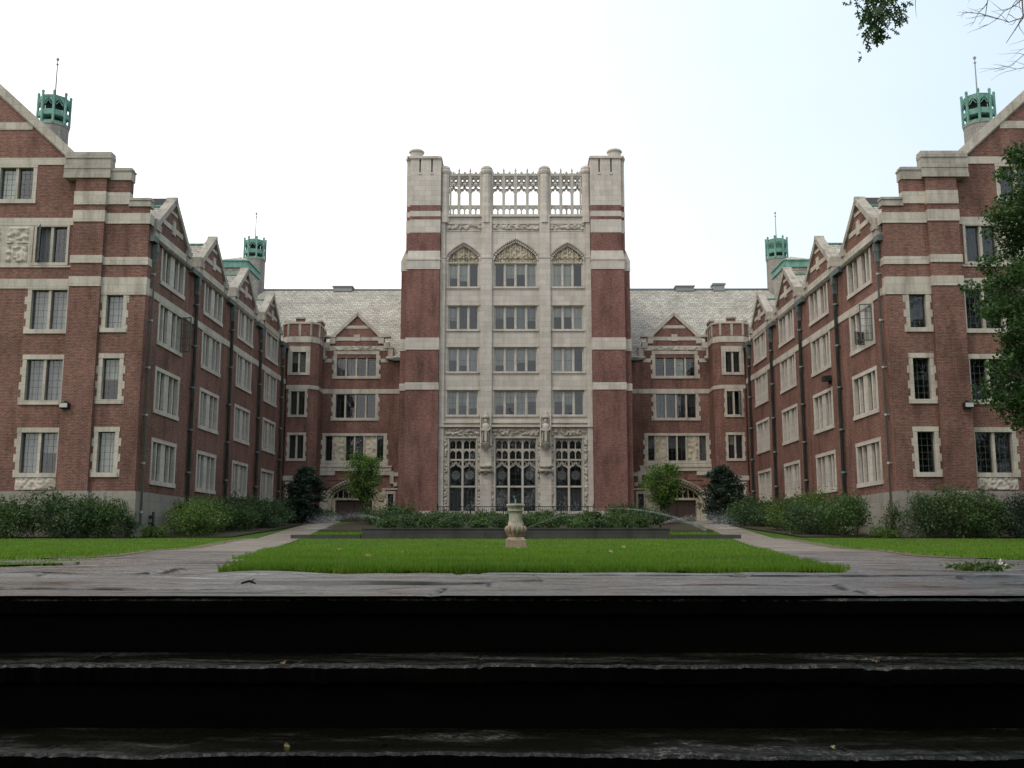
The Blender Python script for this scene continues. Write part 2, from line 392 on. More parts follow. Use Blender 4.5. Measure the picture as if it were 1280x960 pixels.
def relief(F, name, mat, parent, u0, u1, z0, z1, d, amp, cell, mask=None, seed=0):
    """carved ornament: a real height field of rolled leaf and knot shapes"""
    g = np.random.default_rng(seed); nu = max(4, int((u1 - u0) / cell)); nz = max(3, int((z1 - z0) / cell))
    U, Z = np.meshgrid(np.linspace(u0, u1, nu), np.linspace(z0, z1, nz))
    H = np.zeros_like(U); k = int((u1 - u0) * (z1 - z0) / (cell * cell * 11)) + 4
    for _ in range(k):
        cu, cz = g.uniform(u0, u1), g.uniform(z0, z1); r = cell * g.uniform(1.3, 2.6); e = g.uniform(.5, 1.6)
        q = ((U - cu) * e) ** 2 + ((Z - cz) / e) ** 2; H = np.maximum(H, np.clip(1 - q / r ** 2, 0, 1) ** .5)
    if mask is not None: H *= mask(U, Z)
    V = np.array([F.p(u, d + h * amp, z) for u, z, h in zip(U.ravel(), Z.ravel(), H.ravel())])
    a = np.arange(nu * nz).reshape(nz, nu); Q = np.stack([a[:-1, :-1], a[:-1, 1:], a[1:, 1:], a[1:, :-1]], -1).reshape(-1, 4)
    if mask is not None:
        uc = U.ravel()[Q].mean(1); zc = Z.ravel()[Q].mean(1); Q = Q[mask(uc, zc) > 0]
    return np_mesh(name, V, 4, Q, mat, parent)

def arcpts(uc, half, zs, rise, n=10, k=.45):
    out = []
    for i in range(-n, n + 1):
        t = abs(i) / n; out.append((uc + half * i / n, zs + rise * (k * (1 - t) + (1 - k) * math.sqrt(max(0, 1 - t * t)))))
    return out

# ------------------------------------------------------------------ windows
def lights_split(u0, u1, n, mw, thick=None):
    """clear openings between n lights with mullions mw wide (thick = wider middle mullion)"""
    mids = [mw] * (n - 1)
    if thick and n % 2 == 0: mids[n // 2 - 1] = thick
    w = (u1 - u0 - sum(mids)) / n; out = []; a = u0
    for i in range(n):
        out.append((a, a + w)); a += w + (mids[i] if i < n - 1 else 0)
    return out

def glaze(F, parent, lights, z0, z1, dg=-.2, lattice=None, sash=.045, blinds=None, sashm='lead', openl=(), name='glazing', hang='curtain'):
    g = MB(); b = MB()
    for i, (a, c) in enumerate(lights):
        mode = blinds[i] if blinds else 0.0
        if i not in openl:
            g.face([F.p(a, dg, z0), F.p(c, dg, z0), F.p(c, dg, z1), F.p(a, dg, z1)], 0)
            for q in ((a, a + sash, z0, z1), (c - sash, c, z0, z1), (a + sash, c - sash, z0, z0 + sash), (a + sash, c - sash, z1 - sash, z1)):
                F.box(g, q[0], q[1], dg - .03, dg + .03, q[2], q[3], 1)
            if lattice:
                nc, nr = lattice; t = .008
                for k in range(1, nc):
                    u = a + (c - a) * k / nc; F.box(g, u - t, u + t, dg - .01, dg + .012, z0, z1, 2)
                for k in range(1, nr):
                    z = z0 + (z1 - z0) * k / nr; F.box(g, a, c, dg - .012, dg + .01, z - t, z + t, 2)
        if mode > 0:
            zb = z1 - (z1 - z0) * mode
            n = 7; pts = [(a - .03 + (c - a + .06) * k / n, dg - .16 - .035 * (k % 2)) for k in range(n + 1)]
            for (ua, da), (ub, db) in zip(pts[:-1], pts[1:]):
                b.face([F.p(ua, da, zb), F.p(ub, db, zb), F.p(ub, db, z1), F.p(ua, da, z1)], 0, True)
    g.build(name, ['glass', sashm, 'lead'], parent)
    if hang == 'curtain': hang = random.choice(['curtain', 'curtain', 'curtain', 'blind', 'shade'])
    b.build('curtain' if hang != 'blind' else 'blind', hang, parent)

def casement(F, parent, u_hinge, w, z0, z1, ang, dg=-.1, side=1):
    """an open casement leaf swung out of the wall plane"""
    ca, sa = math.cos(ang), math.sin(ang); g = MB()
    def pt(t, e, z): return F.p(u_hinge + side * (t * ca) - e * sa * side, dg + t * sa + e * ca, z)
    def bx(t0, t1, e0, e1, a, b, m):
        g.hexa([pt(t0, e0, a), pt(t1, e0, a), pt(t1, e1, a), pt(t0, e1, a), pt(t0, e0, b), pt(t1, e0, b), pt(t1, e1, b), pt(t0, e1, b)], m)
    g.face([pt(0, 0, z0), pt(w, 0, z0), pt(w, 0, z1), pt(0, 0, z1)], 0)
    for q in ((0, .05, z0, z1), (w - .05, w, z0, z1), (.05, w - .05, z0, z0 + .05), (.05, w - .05, z1 - .05, z1)): bx(q[0], q[1], -.025, .025, q[2], q[3], 1)
    for k in range(1, 5): z = z0 + (z1 - z0) * k / 5; bx(.05, w - .05, -.01, .01, z - .012, z + .012, 1)
    bx(w / 2 - .012, w / 2 + .012, -.012, .012, z0, z1, 1)
    g.build('casement', ['glass', 'lead'], parent)

def window(F, parent, u0, u1, z0, z1, n, jamb=.22, head=.24, sill=.22, mw=.14, thick=None, quoin=.12, d0=0., mat='stone',
           blinds=None, lattice=None, openl=(), hang='curtain', sashm='lead', deep=.30, hood=False, proud=.025):
    """stone surround round clear opening u0..u1, z0..z1; returns the hole to leave in the wall"""
    L = lights_split(u0, u1, n, mw, thick)
    return window_at(F, parent, u0, u1, z0, z1, L, jamb, head, sill, quoin, d0, mat, blinds, lattice, openl, hang, sashm, deep, hood, proud)
def window_at(F, parent, u0, u1, z0, z1, L, jamb, head, sill, quoin, d0, mat, blinds, lattice, openl, hang, sashm, deep, hood, proud, panels=()):
    mb = MB(); D = lambda x: d0 + x
    F.box(mb, u0 - jamb, u0, D(-deep), D(proud), z0, z1); F.box(mb, u1, u1 + jamb, D(-deep), D(proud), z0, z1)
    F.box(mb, u0 - jamb - .02, u1 + jamb + .02, D(-deep), D(proud + .012), z1, z1 + head)
    F.box(mb, u0 - jamb - .03, u1 + jamb + .03, D(-deep), D(proud + .05), z0 - sill, z0)
    if hood: F.box(mb, u0 - jamb - .08, u1 + jamb + .08, D(0), D(proud + .09), z1 + head - .09, z1 + head + .02)
    for (a, b), (c, d) in zip(L[:-1], L[1:]): F.box(mb, b, c, D(-deep + .03), D(-.035), z0, z1)
    if quoin > 0:
        h = .38; k = 0; z = z0 - sill
        while z + h <= z1 + head + .01:
            if k % 2 == 0:
                for sgn, e in ((-1, u0 - jamb), (1, u1 + jamb)):
                    q = quoin * random.uniform(.8, 1.15); F.box(mb, min(e, e + sgn * q), max(e, e + sgn * q), D(-.05), D(proud - .006), z, z + h)
            z += h; k += 1
    w = mb.build('window', mat, parent)
    LL = [q for i, q in enumerate(L) if i not in panels]
    for i, q in enumerate(LL) if panels else (): glaze(F, w, [q], z0, z1, D(-.22), lattice, .04, [blinds[i]], sashm, (), hang=hang)
    if not panels: glaze(F, w, LL, z0, z1, D(-.22), lattice, .04, blinds, sashm, openl, hang=hang)
    for i in panels:
        a, b = L[i]; relief(F, 'carved_panel', 'cream', w, a, b, z0, z1, D(-.12), .09, .085, None, int(a * 100) % 999)
    return w
def hole(u0, u1, z0, z1, jamb=.22, head=.24, sill=.22): return (u0 - jamb, u1 + jamb, z0 - sill, z1 + head)
def rb(n, style):
    """how far each curtain is drawn down, by style of facade"""
    out = []
    for _ in range(n):
        r = random.random()
        if style == 'tower': out.append(1.0 if r < .3 else random.choice([.42, .5, .5, .58, .7]) if r < .92 else 0)
        elif style == 'front': out.append(1.0 if r < .8 else .5)
        elif style == 'dark': out.append(0 if r < .9 else .4)
        else: out.append(1.0 if r < .4 else .5 if r < .6 else 0)
    return out
#@@BUILD@@
# ------------------------------------------------------------------ shared building pieces
def ventilator(parent, cx, cy, zb, zt, r, louvers):
    """slated shaft carrying an open copper lantern and a finial"""
    mb = MB(); mb.lathe([(r, zb), (r, zt - .12), (r * 1.04, zt - .1), (r * 1.04, zt)], cx, cy, 20, 0, False)
    sh = mb.build('ventilator_shaft', 'shaft', parent)
    c = MB(); n = 8; ro = r * .98; H = lambda z: zt + z * .86
    c.lathe([(ro + .05, H(0)), (ro + .05, H(.09)), (ro - .02, H(.1)), (ro - .02, H(.22))], cx, cy, n, 0, False, math.pi / 8)
    for z0, z1 in ((.60, 1.05), (1.88, 2.08)):
        c.lathe([(ro - .05, H(z0)), (ro, H(z0 + .04)), (ro, H(z1 - .04)), (ro - .05, H(z1))], cx, cy, n, 0, False, math.pi / 8)
    c.lathe([(ro, H(2.08)), (ro * .75, H(2.2)), (.12, H(2.42))], cx, cy, n, 0, False, math.pi / 8)
    for k in range(n):
        a = math.pi / 8 + 2 * math.pi * k / n; px, py = cx + (ro + .01) * math.cos(a), cy + (ro + .01) * math.sin(a)
        c.lathe([(.085, H(0)), (.085, H(2.22)), (.10, H(2.26)), (.09, H(2.38)), (.03, H(2.44))], px, py, 6, 0, False)
        b = a + 2 * math.pi / n; qx, qy = cx + (ro + .01) * math.cos(b), cy + (ro + .01) * math.sin(b)
        L = math.hypot(qx - px, qy - py); f = Fr(px, py, (qx - px) / L, (qy - py) / L, (qy - py) / L, -(qx - px) / L)
        ap = arcpts(L * .5, L * .36, H(1.45), .32, 5)
        for (u0, y0), (u1, y1) in zip(ap[:-1], ap[1:]): f.poly(c, [(u0, y0), (u1, y1), (u1, H(1.9)), (u0, H(1.9))], -.06, 0)
        for sg in (-1, 1): f.bar(c, [(L / 2 + sg * L * .3, H(1.4)), (L / 2 + sg * L * .18, H(1.5)), (L / 2, H(1.74))], .05, -.06, 0)
        if louvers:
            for q in range(6): f.box(c, .1, L - .1, -.20, -.06, H(1.08 + q * .13), H(1.08 + q * .13) + .05)
    c.build('lantern', 'copper', sh)
    d = MB(); d.lathe([(r * .5, H(.05)), (r * .5, H(2.0))], cx, cy, 10, 0, False); d.build('lantern_shade_core', 'dark', sh)  # dark cylinder stands in for the shaded inside of the lantern
    f = MB(); z = H(2.4); f.lathe([(.07, z), (.045, z + .3), (.035, z + 1.95), (.03, z + 2.0), (.09, z + 2.08), (.03, z + 2.16), (.025, z + 2.28), (.11, z + 2.4), (.02, z + 2.54)], cx, cy, 8)
    f.build('finial', 'grey_pipe', sh)

def downpipe(parent, F, u, zt, zb, r, mat='pipe', d=.16):
    mb = MB(); mb.tube([F.p(u, d, zt - .5), F.p(u, d, zb)], r, 8)
    z = zt - 1.6
    while z > zb + .5: mb.tube([F.p(u, d, z - .05), F.p(u, d, z + .05)], r * 1.35, 8); F.box(mb, u - r * 1.7, u + r * 1.7, -.02, d - .02, z - .03, z + .03); z -= 2.4
    p = mb.build('downpipe', mat, parent)
    h = MB(); k = max(.6, r / .1) * .62; a = [F.p(u + x * k, d + y, zt - .78) for x, y in ((-.15, -.12), (.15, -.12), (.15, .08), (-.15, .08))]
    b = [F.p(u + x * k, d + y, zt - .45) for x, y in ((-.27, -.14), (.27, -.14), (.27, .13), (-.27, .13))]
    h.prism(a, b); F.box(h, u - .3 * k, u + .3 * k, d - .14, d + .15, zt - .45, zt - .02); F.box(h, u - .2 * k, u + .2 * k, d - .12, d + .1, zt - 1.0, zt - .78)
    h.build('hopper', 'pipe', p)

def roofslab(mb, pts, t=.16, m=0):
    a = [Vector(p) for p in pts]; n = (a[1] - a[0]).cross(a[2] - a[0]).normalized()
    if n.z < 0: n = -n
    mb.prism([tuple(p - n * t) for p in a], [tuple(p) for p in a], m)

# ------------------------------------------------------------------ wings
def one(F, name, mat, parent, *boxes):
    mb = MB()
    for q in boxes: F.box(mb, *q)
    return mb.build(name, mat, parent)
def wing(s, label):
    W = thing('dormitory_wing', label, 'building', (s * 28.2, 50, .5))
    X = lambda x: s * x
    A = Fr(0, 50.3, s, 0, 0, -1); C = Fr(0, 50, s, 0, 0, -1); B = Fr(0, 49.8, s, 0, 0, -1); S = Fr(s * 19.24, 0, -s * .0138, 1, -s, -.0138)
    style = 'front' if s < 0 else 'dark'
    rows = [(3.6, 5.6), (7.2, 9.27), (10.8, 12.84)]
    # front, recessed gabled face
    holes = []; off = lambda a, b: (56.4 - b, 56.4 - a)
    for i, (z0, z1) in enumerate(rows):
        hd = .24 if i < 2 else .06
        for a, b in ((22.62, 24.42), (27.3, 29.1), off(22.62, 24.42)):
            holes.append(hole(a, b, z0, z1, .2, hd)); w = window(A, W, a, b, z0, z1, 2, .2, hd, blinds=rb(2, style), lattice=(3, 6))
            if i == 0 and a < 30: relief(A, 'carved_apron', 'stone', w, a - .15, b + .15, 2.78, 3.36, .012, .07, .05, None, int(a))
    for a, b in ((22.85, 24.4), off(22.85, 24.4)):
        holes.append(hole(a, b, 14.25, 16.15, .12, .06, .15))
        w = window(A, W, a, b, 14.25, 16.15, 2, .12, .06, .15, quoin=0, blinds=[0, 1] if s < 0 else [0, 0], lattice=(3, 6), openl=(1,) if s < 0 and a < 30 else ())
        if s < 0 and a < 30: casement(A, w, 24.38, .72, 14.28, 16.12, R(58), -.1, -1)
    for a, b in ((24.8, 26.5), (27.35, 29.05), off(24.8, 26.5)):
        holes.append(hole(a, b, 17.6, 19.3, .2, .14)); window(A, W, a, b, 17.6, 19.3, 2, .2, .14, blinds=[0, 1] if s < 0 else [1, .5], lattice=(3, 6), quoin=.0)
    wl = MB(); A.wall(wl, 22.3, 34.1, .2, 19.9, holes, .35); wl.build('front_wall', 'brick', W)
    wl = MB(); A.poly(wl, [(23.0, 19.9), (33.4, 19.9), (28.2, 24.6)], -.4, 0); gb = wl.build('gable', 'brick', W)
    p = one(A, 'panel_frame', 'stone', W, (24.56, 31.84, -.1, .028, 14.1, 16.22))
    relief(A, 'carved_panel', 'stone', p, 24.62, 31.78, 14.2, 16.18, .03, .10, .055, lambda U, Z: ((np.abs(((U - 24.62) % 1.43) - .72) < .55) & (np.abs(((Z - 14.2) % .99) - .5) < .42)).astype(float), 3)
    for z0, z1 in ((12.9, 13.4), (16.22, 16.6), (19.44, 19.82)): one(A, 'belt_course', 'stone', W, (22.3, 34.1, -.1, .045, z0, z1))
    one(A, 'sill_course', 'stone', W, (22.3, 34.1, -.1, .06, 14.0, 14.1))
    one(A, 'belt_course', 'stone', gb, (25.0, 31.4, -.1, .04, 21.35, 21.75)); one(A, 'belt_course', 'stone', gb, (27.0, 29.4, -.1, .04, 23.1, 23.4))
    cop = MB()
    for q in (-1, 1):
        A.bar(cop, [(28.2 + q * 5.6, 19.72), (28.2, 24.78)], .42, -.55, .16); A.bar(cop, [(28.2 + q * 5.5, 19.55), (28.2, 24.52)], .16, -.4, .08)
    cop.build('coping', 'stone', gb)
    # shallow pilaster and corner pier with stepped parapet, each side of the gable
    for mir in (0, 1):
        T = (lambda a, b: (56.4 - b, 56.4 - a)) if mir else (lambda a, b: (a, b))
        a, b = T(20.8, 22.35); q = MB()
        B.wall(q, a, b, .2, 18.6)
        for e in (a, b): q.face([B.p(e, 0, .2), B.p(e, -.6, .2), B.p(e, -.6, 18.6), B.p(e, 0, 18.6)])
        pl = q.build('pilaster', 'brick', W)
        for z0, z1 in ((12.9, 13.4), (14.1, 14.5), (16.25, 16.85), (17.15, 17.85)): one(B, 'belt_course', 'stone', pl, (a - .03, b + .03, -.55, .05, z0, z1))
        u0, u1 = T(20.66, 22.98)
        st = [(18.55, 18.78, .10), (18.78, 19.05, .05), (19.05, 19.22, .08), (19.22, 19.62, .0), (19.62, 19.82, .05), (19.82, 19.98, -.05)]
        one(B, 'parapet', 'wstone', pl, *[(u0 - max(pr, 0) * .5, u1, -.62, pr, z0, z1) for z0, z1, pr in st])
        a, b = T(18.56, 20.8); hs = []; wa, wb = T(19.66, 20.5); q = MB()
        for i, (z0, z1) in enumerate(rows):
            hd = .24 if i < 2 else .06
            hs.append(hole(wa, wb, z0, z1, .2, hd)); window(C, W, wa, wb, z0, z1, 1, .2, hd, blinds=rb(1, style), lattice=(3, 6), quoin=.1)
        C.wall(q, a, b, .2, 17.1, hs, .35)
        m0, m1 = T(19.65, 20.8); C.box(q, m0, m1, -.45, -.002, 17.09, 18.5)
        pr = q.build('corner_pier', 'brick', W)
        one(C, 'parapet', 'wstone', pr, (m0 - .05, m1 + .05, -.5, .07, 18.5, 18.98), (m0 - .09, m1 + .09, -.54, .11, 18.98, 19.06), (m0 - .03, m1 + .03, -.46, .03, 19.06, 19.17))
        m0, m1 = T(18.6, 19.65); one(C, 'parapet', 'wstone', pr, (m0 - .06, m1, -.5, .08, 17.1, 17.2), (m0 - .02, m1, -.45, .02, 17.2, 17.44), (m0 - .06, m1 - .003, -.45, .07, 17.44, 17.56))
        for z0, z1 in ((12.5, 13.4), (14.05, 14.45), (16.2, 16.75)): one(C, 'belt_course', 'stone', pr, (a, b + .04, -.4, .05, z0, z1) if mir else (a - .04, b, -.4, .05, z0, z1))
        m0, m1 = T(19.65, 20.78); one(C, 'belt_course', 'stone', pr, (m0 - .02, m1, -.4, .05, 17.22, 17.85))
    # courtyard side with four gabled bays
    bays = [53.2 + 7.13 * k for k in range(4)]; rside = [(3.35, 5.32), (7.0, 9.0), (10.55, 12.5), (13.75, 15.5)]; hs = []
    opened = {(-1, 0, 2): (3,), (1, 0, 2): (0, 1)}; rf = MB(); rd = []
    for k, yc in enumerate(bays):
        wc = yc + .45
        for i, (z0, z1) in enumerate(rside):
            hd = .2 if i < 2 else .06 if i == 2 else .2
            hs.append(hole(wc - 1.62, wc + 1.62, z0, z1, .22, hd)); op = opened.get((s, k, i), ())
            w = window(S, W, wc - 1.62, wc + 1.62, z0, z1, 4, .22, hd, mw=.17, thick=.66, quoin=0, mat='tstone', blinds=[0 if j in op else random.choice([1, 1, .6, .5, 0, 0]) for j in range(4)], lattice=(2, 5), openl=op, deep=.36, hang='blind')
            if op:
                L = lights_split(wc - 1.62, wc + 1.62, 4, .17, .66)
                if s < 0: casement(S, w, L[3][1], .62, z0, z1, R(75), .03, -1)
                else: casement(S, w, L[0][0], .62, z0, z1, R(80), .03, 1); casement(S, w, L[1][1], .62, z0, z0 + .7, R(70), .03, -1)
        wl = MB(); S.poly(wl, [(yc - 2.4, 15.752), (yc + 2.7, 15.752), (yc + 2.7, 16.2), (yc + .15, 18.3), (yc - 2.4, 16.2)], -.3, -.002); gb = wl.build('gable', 'brick', W)
        c = yc + .15
        one(S, 'belt_course', 'stone', gb, (c - 2.4, c + 2.4, -.2, .04, 15.76, 16.15)); one(S, 'cross_ornament', 'stone', gb, (c - 1.5, c + 1.5, -.2, .035, 16.8, 17.08), (c - .22, c + .22, -.2, .07, 16.62, 17.4))
        one(S, 'belt_course', 'stone', gb, (c - .5, c + .5, -.2, .035, 17.72, 17.9)); cop = MB()
        for q in (-1, 1):
            S.bar(cop, [(c + q * 2.42, 16.5), (c, 18.5)], .30, -.40, .13)
            e = c + q * 2.46; m = max(50.06, e - .3); S.box(cop, m, e + .3, -.5, .18, 16.08, 16.42); S.box(cop, m + .04, e + .24, -.46, .12, 16.42, 16.68); S.box(cop, m + .03, e + .24, -.44, .1, 15.7, 16.08)
        S.poly(cop, [(c - .2, 18.42), (c + .2, 18.42), (c + .07, 18.74), (c - .07, 18.74)], -.42, .15); cop.build('coping', 'wstone', gb)
        for q in (-1, 1): roofslab(rf, [(X(18.75), c + q * 2.5, 16.2), (X(18.75), c, 18.2), (X(21.6), c, 18.2), (X(19.1), c + q * 2.5, 16.2)], .1)
        rd.append(c)
    wl = MB(); S.wall(wl, 50, 79.6, .2, 15.75, hs, .4); sw = wl.build('side_wall', 'brick', W)
    one(S, 'belt_course', 'stone', W, (50.0, 79.6, -.2, .045, 12.56, 12.95))
    one(S, 'belt_course', 'stone', W, (50.003, 50.5, -.2, .04, 14.06, 14.44)); one(S, 'belt_course', 'stone', W, (50.003, 50.5, -.2, .04, 16.2, 16.74))
    for a, b in ((50.05, 50.6), (56.1, 57.75), (63.25, 64.85), (70.35, 72.0), (77.5, 79.4)):
        one(S, 'gutter', 'pipe', W, (a, b, .0, .28, 15.32, 15.38), (a, b, .23, .28, 15.38, 15.62), (a, a + .06, 0, .23, 15.38, 15.62), (b - .06, b, 0, .23, 15.38, 15.62))
    downpipe(W, S, 50.55, 15.3, 1.0, .05, 'grey_pipe')
    for y in (57.3, 64.4, 71.5): downpipe(W, S, y, 15.3, 1.4, .10)
    downpipe(W, S, 78.0, 15.3, 1.8, .09)
    # base course, shell, roofs
    z0 = -.2
    for F, u0, u1, pr in ((A, 22.0, 34.4, .10), (B, 20.7, 22.45, .09), (C, 18.46, 20.7, .09), (S, 50.0, 79.5, .088), (B, 34.0, 35.7, .09), (C, 35.7, 37.94, .09)):
        one(F, 'base_course', 'base', W, (u0, u1, -.4, pr, z0, 2.62), (u0 + .04, u1 - .04, -.35, pr - .045, 2.62, 2.7))
    wl = MB(); wl.face([(X(38.2), 50, 0), (X(38.2), 100, 0), (X(38.2), 100, 15.7), (X(38.2), 50, 15.7)]); wl.build('outer_wall', 'brick', W)
    wl = MB(); wl.face([(X(18.2), 100, 0), (X(38.2), 100, 0), (X(38.2), 100, 15.7), (X(28.2), 100, 23.8), (X(18.2), 100, 15.7)]); wl.build('rear_wall', 'brick', W)
    wl = MB(); wl.face([(X(18.2), 79.6, 0), (X(18.2), 100, 0), (X(18.2), 100, 15), (X(18.2), 79.6, 15)]); wl.build('side_wall', 'brick', W)
    # corridor walls inside, seen as the dark backs of the rooms
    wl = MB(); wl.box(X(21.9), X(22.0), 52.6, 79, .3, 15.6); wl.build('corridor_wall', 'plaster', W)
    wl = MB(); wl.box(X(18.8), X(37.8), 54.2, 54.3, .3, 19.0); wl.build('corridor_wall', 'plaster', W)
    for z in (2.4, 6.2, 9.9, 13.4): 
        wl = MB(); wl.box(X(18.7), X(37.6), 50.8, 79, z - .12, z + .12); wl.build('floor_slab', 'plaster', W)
    roofslab(rf, [(X(18.3), 50.5, 15.6), (X(18.0), 100, 15.62), (X(28.2), 100, 23.8), (X(28.2), 50.5, 23.8)])
    roofslab(rf, [(X(38.1), 50.5, 15.6), (X(38.4), 100, 15.62), (X(28.2), 100, 23.8), (X(28.2), 51.4, 23.8)])
    roof = rf.build('roof', 'slate', W)
    for c in rd: q = MB(); q.tube([(X(18.6), c, 18.23), (X(21.5), c, 18.23)], .09, 6); q.build('ridge_cap', 'copper', roof)
    ventilator(W, X(28.6), 60, 20, 25.6, .92, False)
    ventilator(W, X(23.95), 91, 18, 25.85, .96, s > 0)
    ph = MB(); pc = MB(); ph.box(X(22.75), X(24.9), 84, 88, 17.5, 23.25); p = ph.build('roof_penthouse', 'slate', W)
    pc.box(X(22.6), X(25.05), 83.85, 88.15, 23.25, 23.42); pc.box(X(22.67), X(24.98), 83.9, 88.1, 23.42, 23.8); pc.box(X(22.55), X(25.1), 83.8, 88.2, 23.8, 23.9)
    pc.build('cornice', 'copper', p)
    ht = MB(); q = [(X(22.6), 83.85, 23.9), (X(25.05), 83.85, 23.9), (X(25.05), 88.15, 23.9), (X(22.6), 88.15, 23.9)]; ap = (X(23.8), 86.0, 24.75)
    for i in range(4): ht.face([q[i], q[(i + 1) % 4], ap])
    ht.build('hipped_roof', 'slate', p)
    # wall fittings
    fl = MB(); u = 22.1
    B.box(fl, u - .22, u + .22, .0, .3, 6.72, 6.98); B.box(fl, u - .06, u + .06, 0, .12, 6.98, 7.1); B.box(fl, u - .19, u + .19, .3, .32, 6.75, 6.95, 1)
    fl.build('floodlight', ['iron', 'lens'], W)
    if s < 0:
        h = MB(); h.tube([S.p(51.9, .0, 1.5), S.p(51.9, .3, 1.5)], .09, 8); h.tube([S.p(51.9, .28, 1.15), S.p(51.9, .28, 1.75)], .07, 8); S.box(h, 51.75, 52.05, .05, .3, 1.0, 1.2)
        h.build('standpipe', 'iron', W)
    else:
        h = MB(); S.box(h, 58.9, 59.5, .05, .45, 9.55, 9.85); S.box(h, 59.1, 59.3, 0, .1, 9.4, 9.9); h.build('wall_lamp', 'iron', W)
    return W

# ------------------------------------------------------------------ corner turrets
def ring(mb, poly, z0, z1, out, m=0):
    cx = sum(p[0] for p in poly) / len(poly); cy = sum(p[1] for p in poly) / len(poly)
    q = []
    for x, y in poly:
        L = math.hypot(x - cx, y - cy); k = (L + out) / L; q.append((cx + (x - cx) * k, cy + (y - cy) * k))
    mb.prism([(x, y, z0) for x, y in q], [(x, y, z1) for x, y in q], m)
def turret(s, label):
    T = thing('stair_turret', label, 'turret', (s * 17.1, 81, 1.8))
    poly = [(s * x, y) for x, y in ((15.65, 80.1), (16.2, 79.5), (18.0, 79.5), (18.55, 80.1), (18.55, 82.6), (15.65, 82.6))]
    F = Fr(0, 79.5, s, 0, 0, -1); wl = MB(); hs = []
    for i, (z0, z1) in enumerate(((3.0, 4.7), (6.72, 8.55), (10.15, 12.0), (13.5, 15.15))):
        jb = .17
        hs.append(hole(16.55, 17.65, z0, z1, jb, .2, .2))
        w = window(F, T, 16.55, 17.65, z0, z1, 2, jb, .2, .2, mw=.12, quoin=.06 if i < 3 else 0, blinds=rb(2, 'dark' if (i < 2 or s > 0) else 'mix'), lattice=(2, 5), openl=(1,) if (s > 0 and i == 2) else ())
        if s > 0 and i == 2: casement(F, w, 17.65, .5, z0, z1, R(60), .0, -1)
    F.wall(wl, 16.2, 18.0, 1.2, 17.5, hs, .35)
    for i in (0, 2, 3, 4, 5):
        a, b = poly[i], poly[(i + 1) % 6]; wl.face([(*a, 1.2), (*b, 1.2), (*b, 17.5), (*a, 17.5)])
    wl.build('wall', 'brick', T)
    st = MB()
    for z0, z1, o in ((15.92, 16.4, .05), (12.2, 12.5, .05), (5.02, 5.38, .06), (17.42, 17.58, .08), (1.2, 2.7, .08)): st = MB(); ring(st, poly, z0, z1, o); st.build('belt_course', 'stone', T)
    one(F, 'window_setting', 'stone', T, (16.2, 18.0, -.01, .03, 15.36, 15.6), (16.22, 16.36, -.01, .03, 13.3, 15.36), (17.84, 17.98, -.01, .03, 13.3, 15.36))
    q = MB(); q.box(s * 16.0, s * 18.2, 81.6, 81.7, 1.5, 17); q.build('corridor_wall', 'plaster', T)
    for i in range(6):
        a, b = poly[i], poly[(i + 1) % 6]; L = math.hypot(b[0] - a[0], b[1] - a[1]); f = Fr(a[0], a[1], (b[0] - a[0]) / L, (b[1] - a[1]) / L, s * (b[1] - a[1]) / L, -s * (b[0] - a[0]) / L)
        for c in ((L / 2,) if L < 2.2 and L > 1.2 else (L / 3, 2 * L / 3) if L > 2 else ()):
            m = one(f, 'merlon', 'brick', T, (c - .34, c + .34, -.3, -.004, 17.5, 17.84)); one(f, 'coping', 'wstone', m, (c - .38, c + .38, -.34, .07, 17.82, 17.96)); one(f, 'stone_strip', 'wstone', T, (c - .09, c + .09, 0, .045, 16.45, 17.45))
        px, py = a; bt = MB(); bt.lathe([(.09, 16.45), (.09, 17.45)], px, py, 8, 0, False); bt.build('stone_strip', 'wstone', T)
    r = MB(); r.face([(x, y, 17.4) for x, y in poly]); r.build('roof', 'slate', T)
    return T

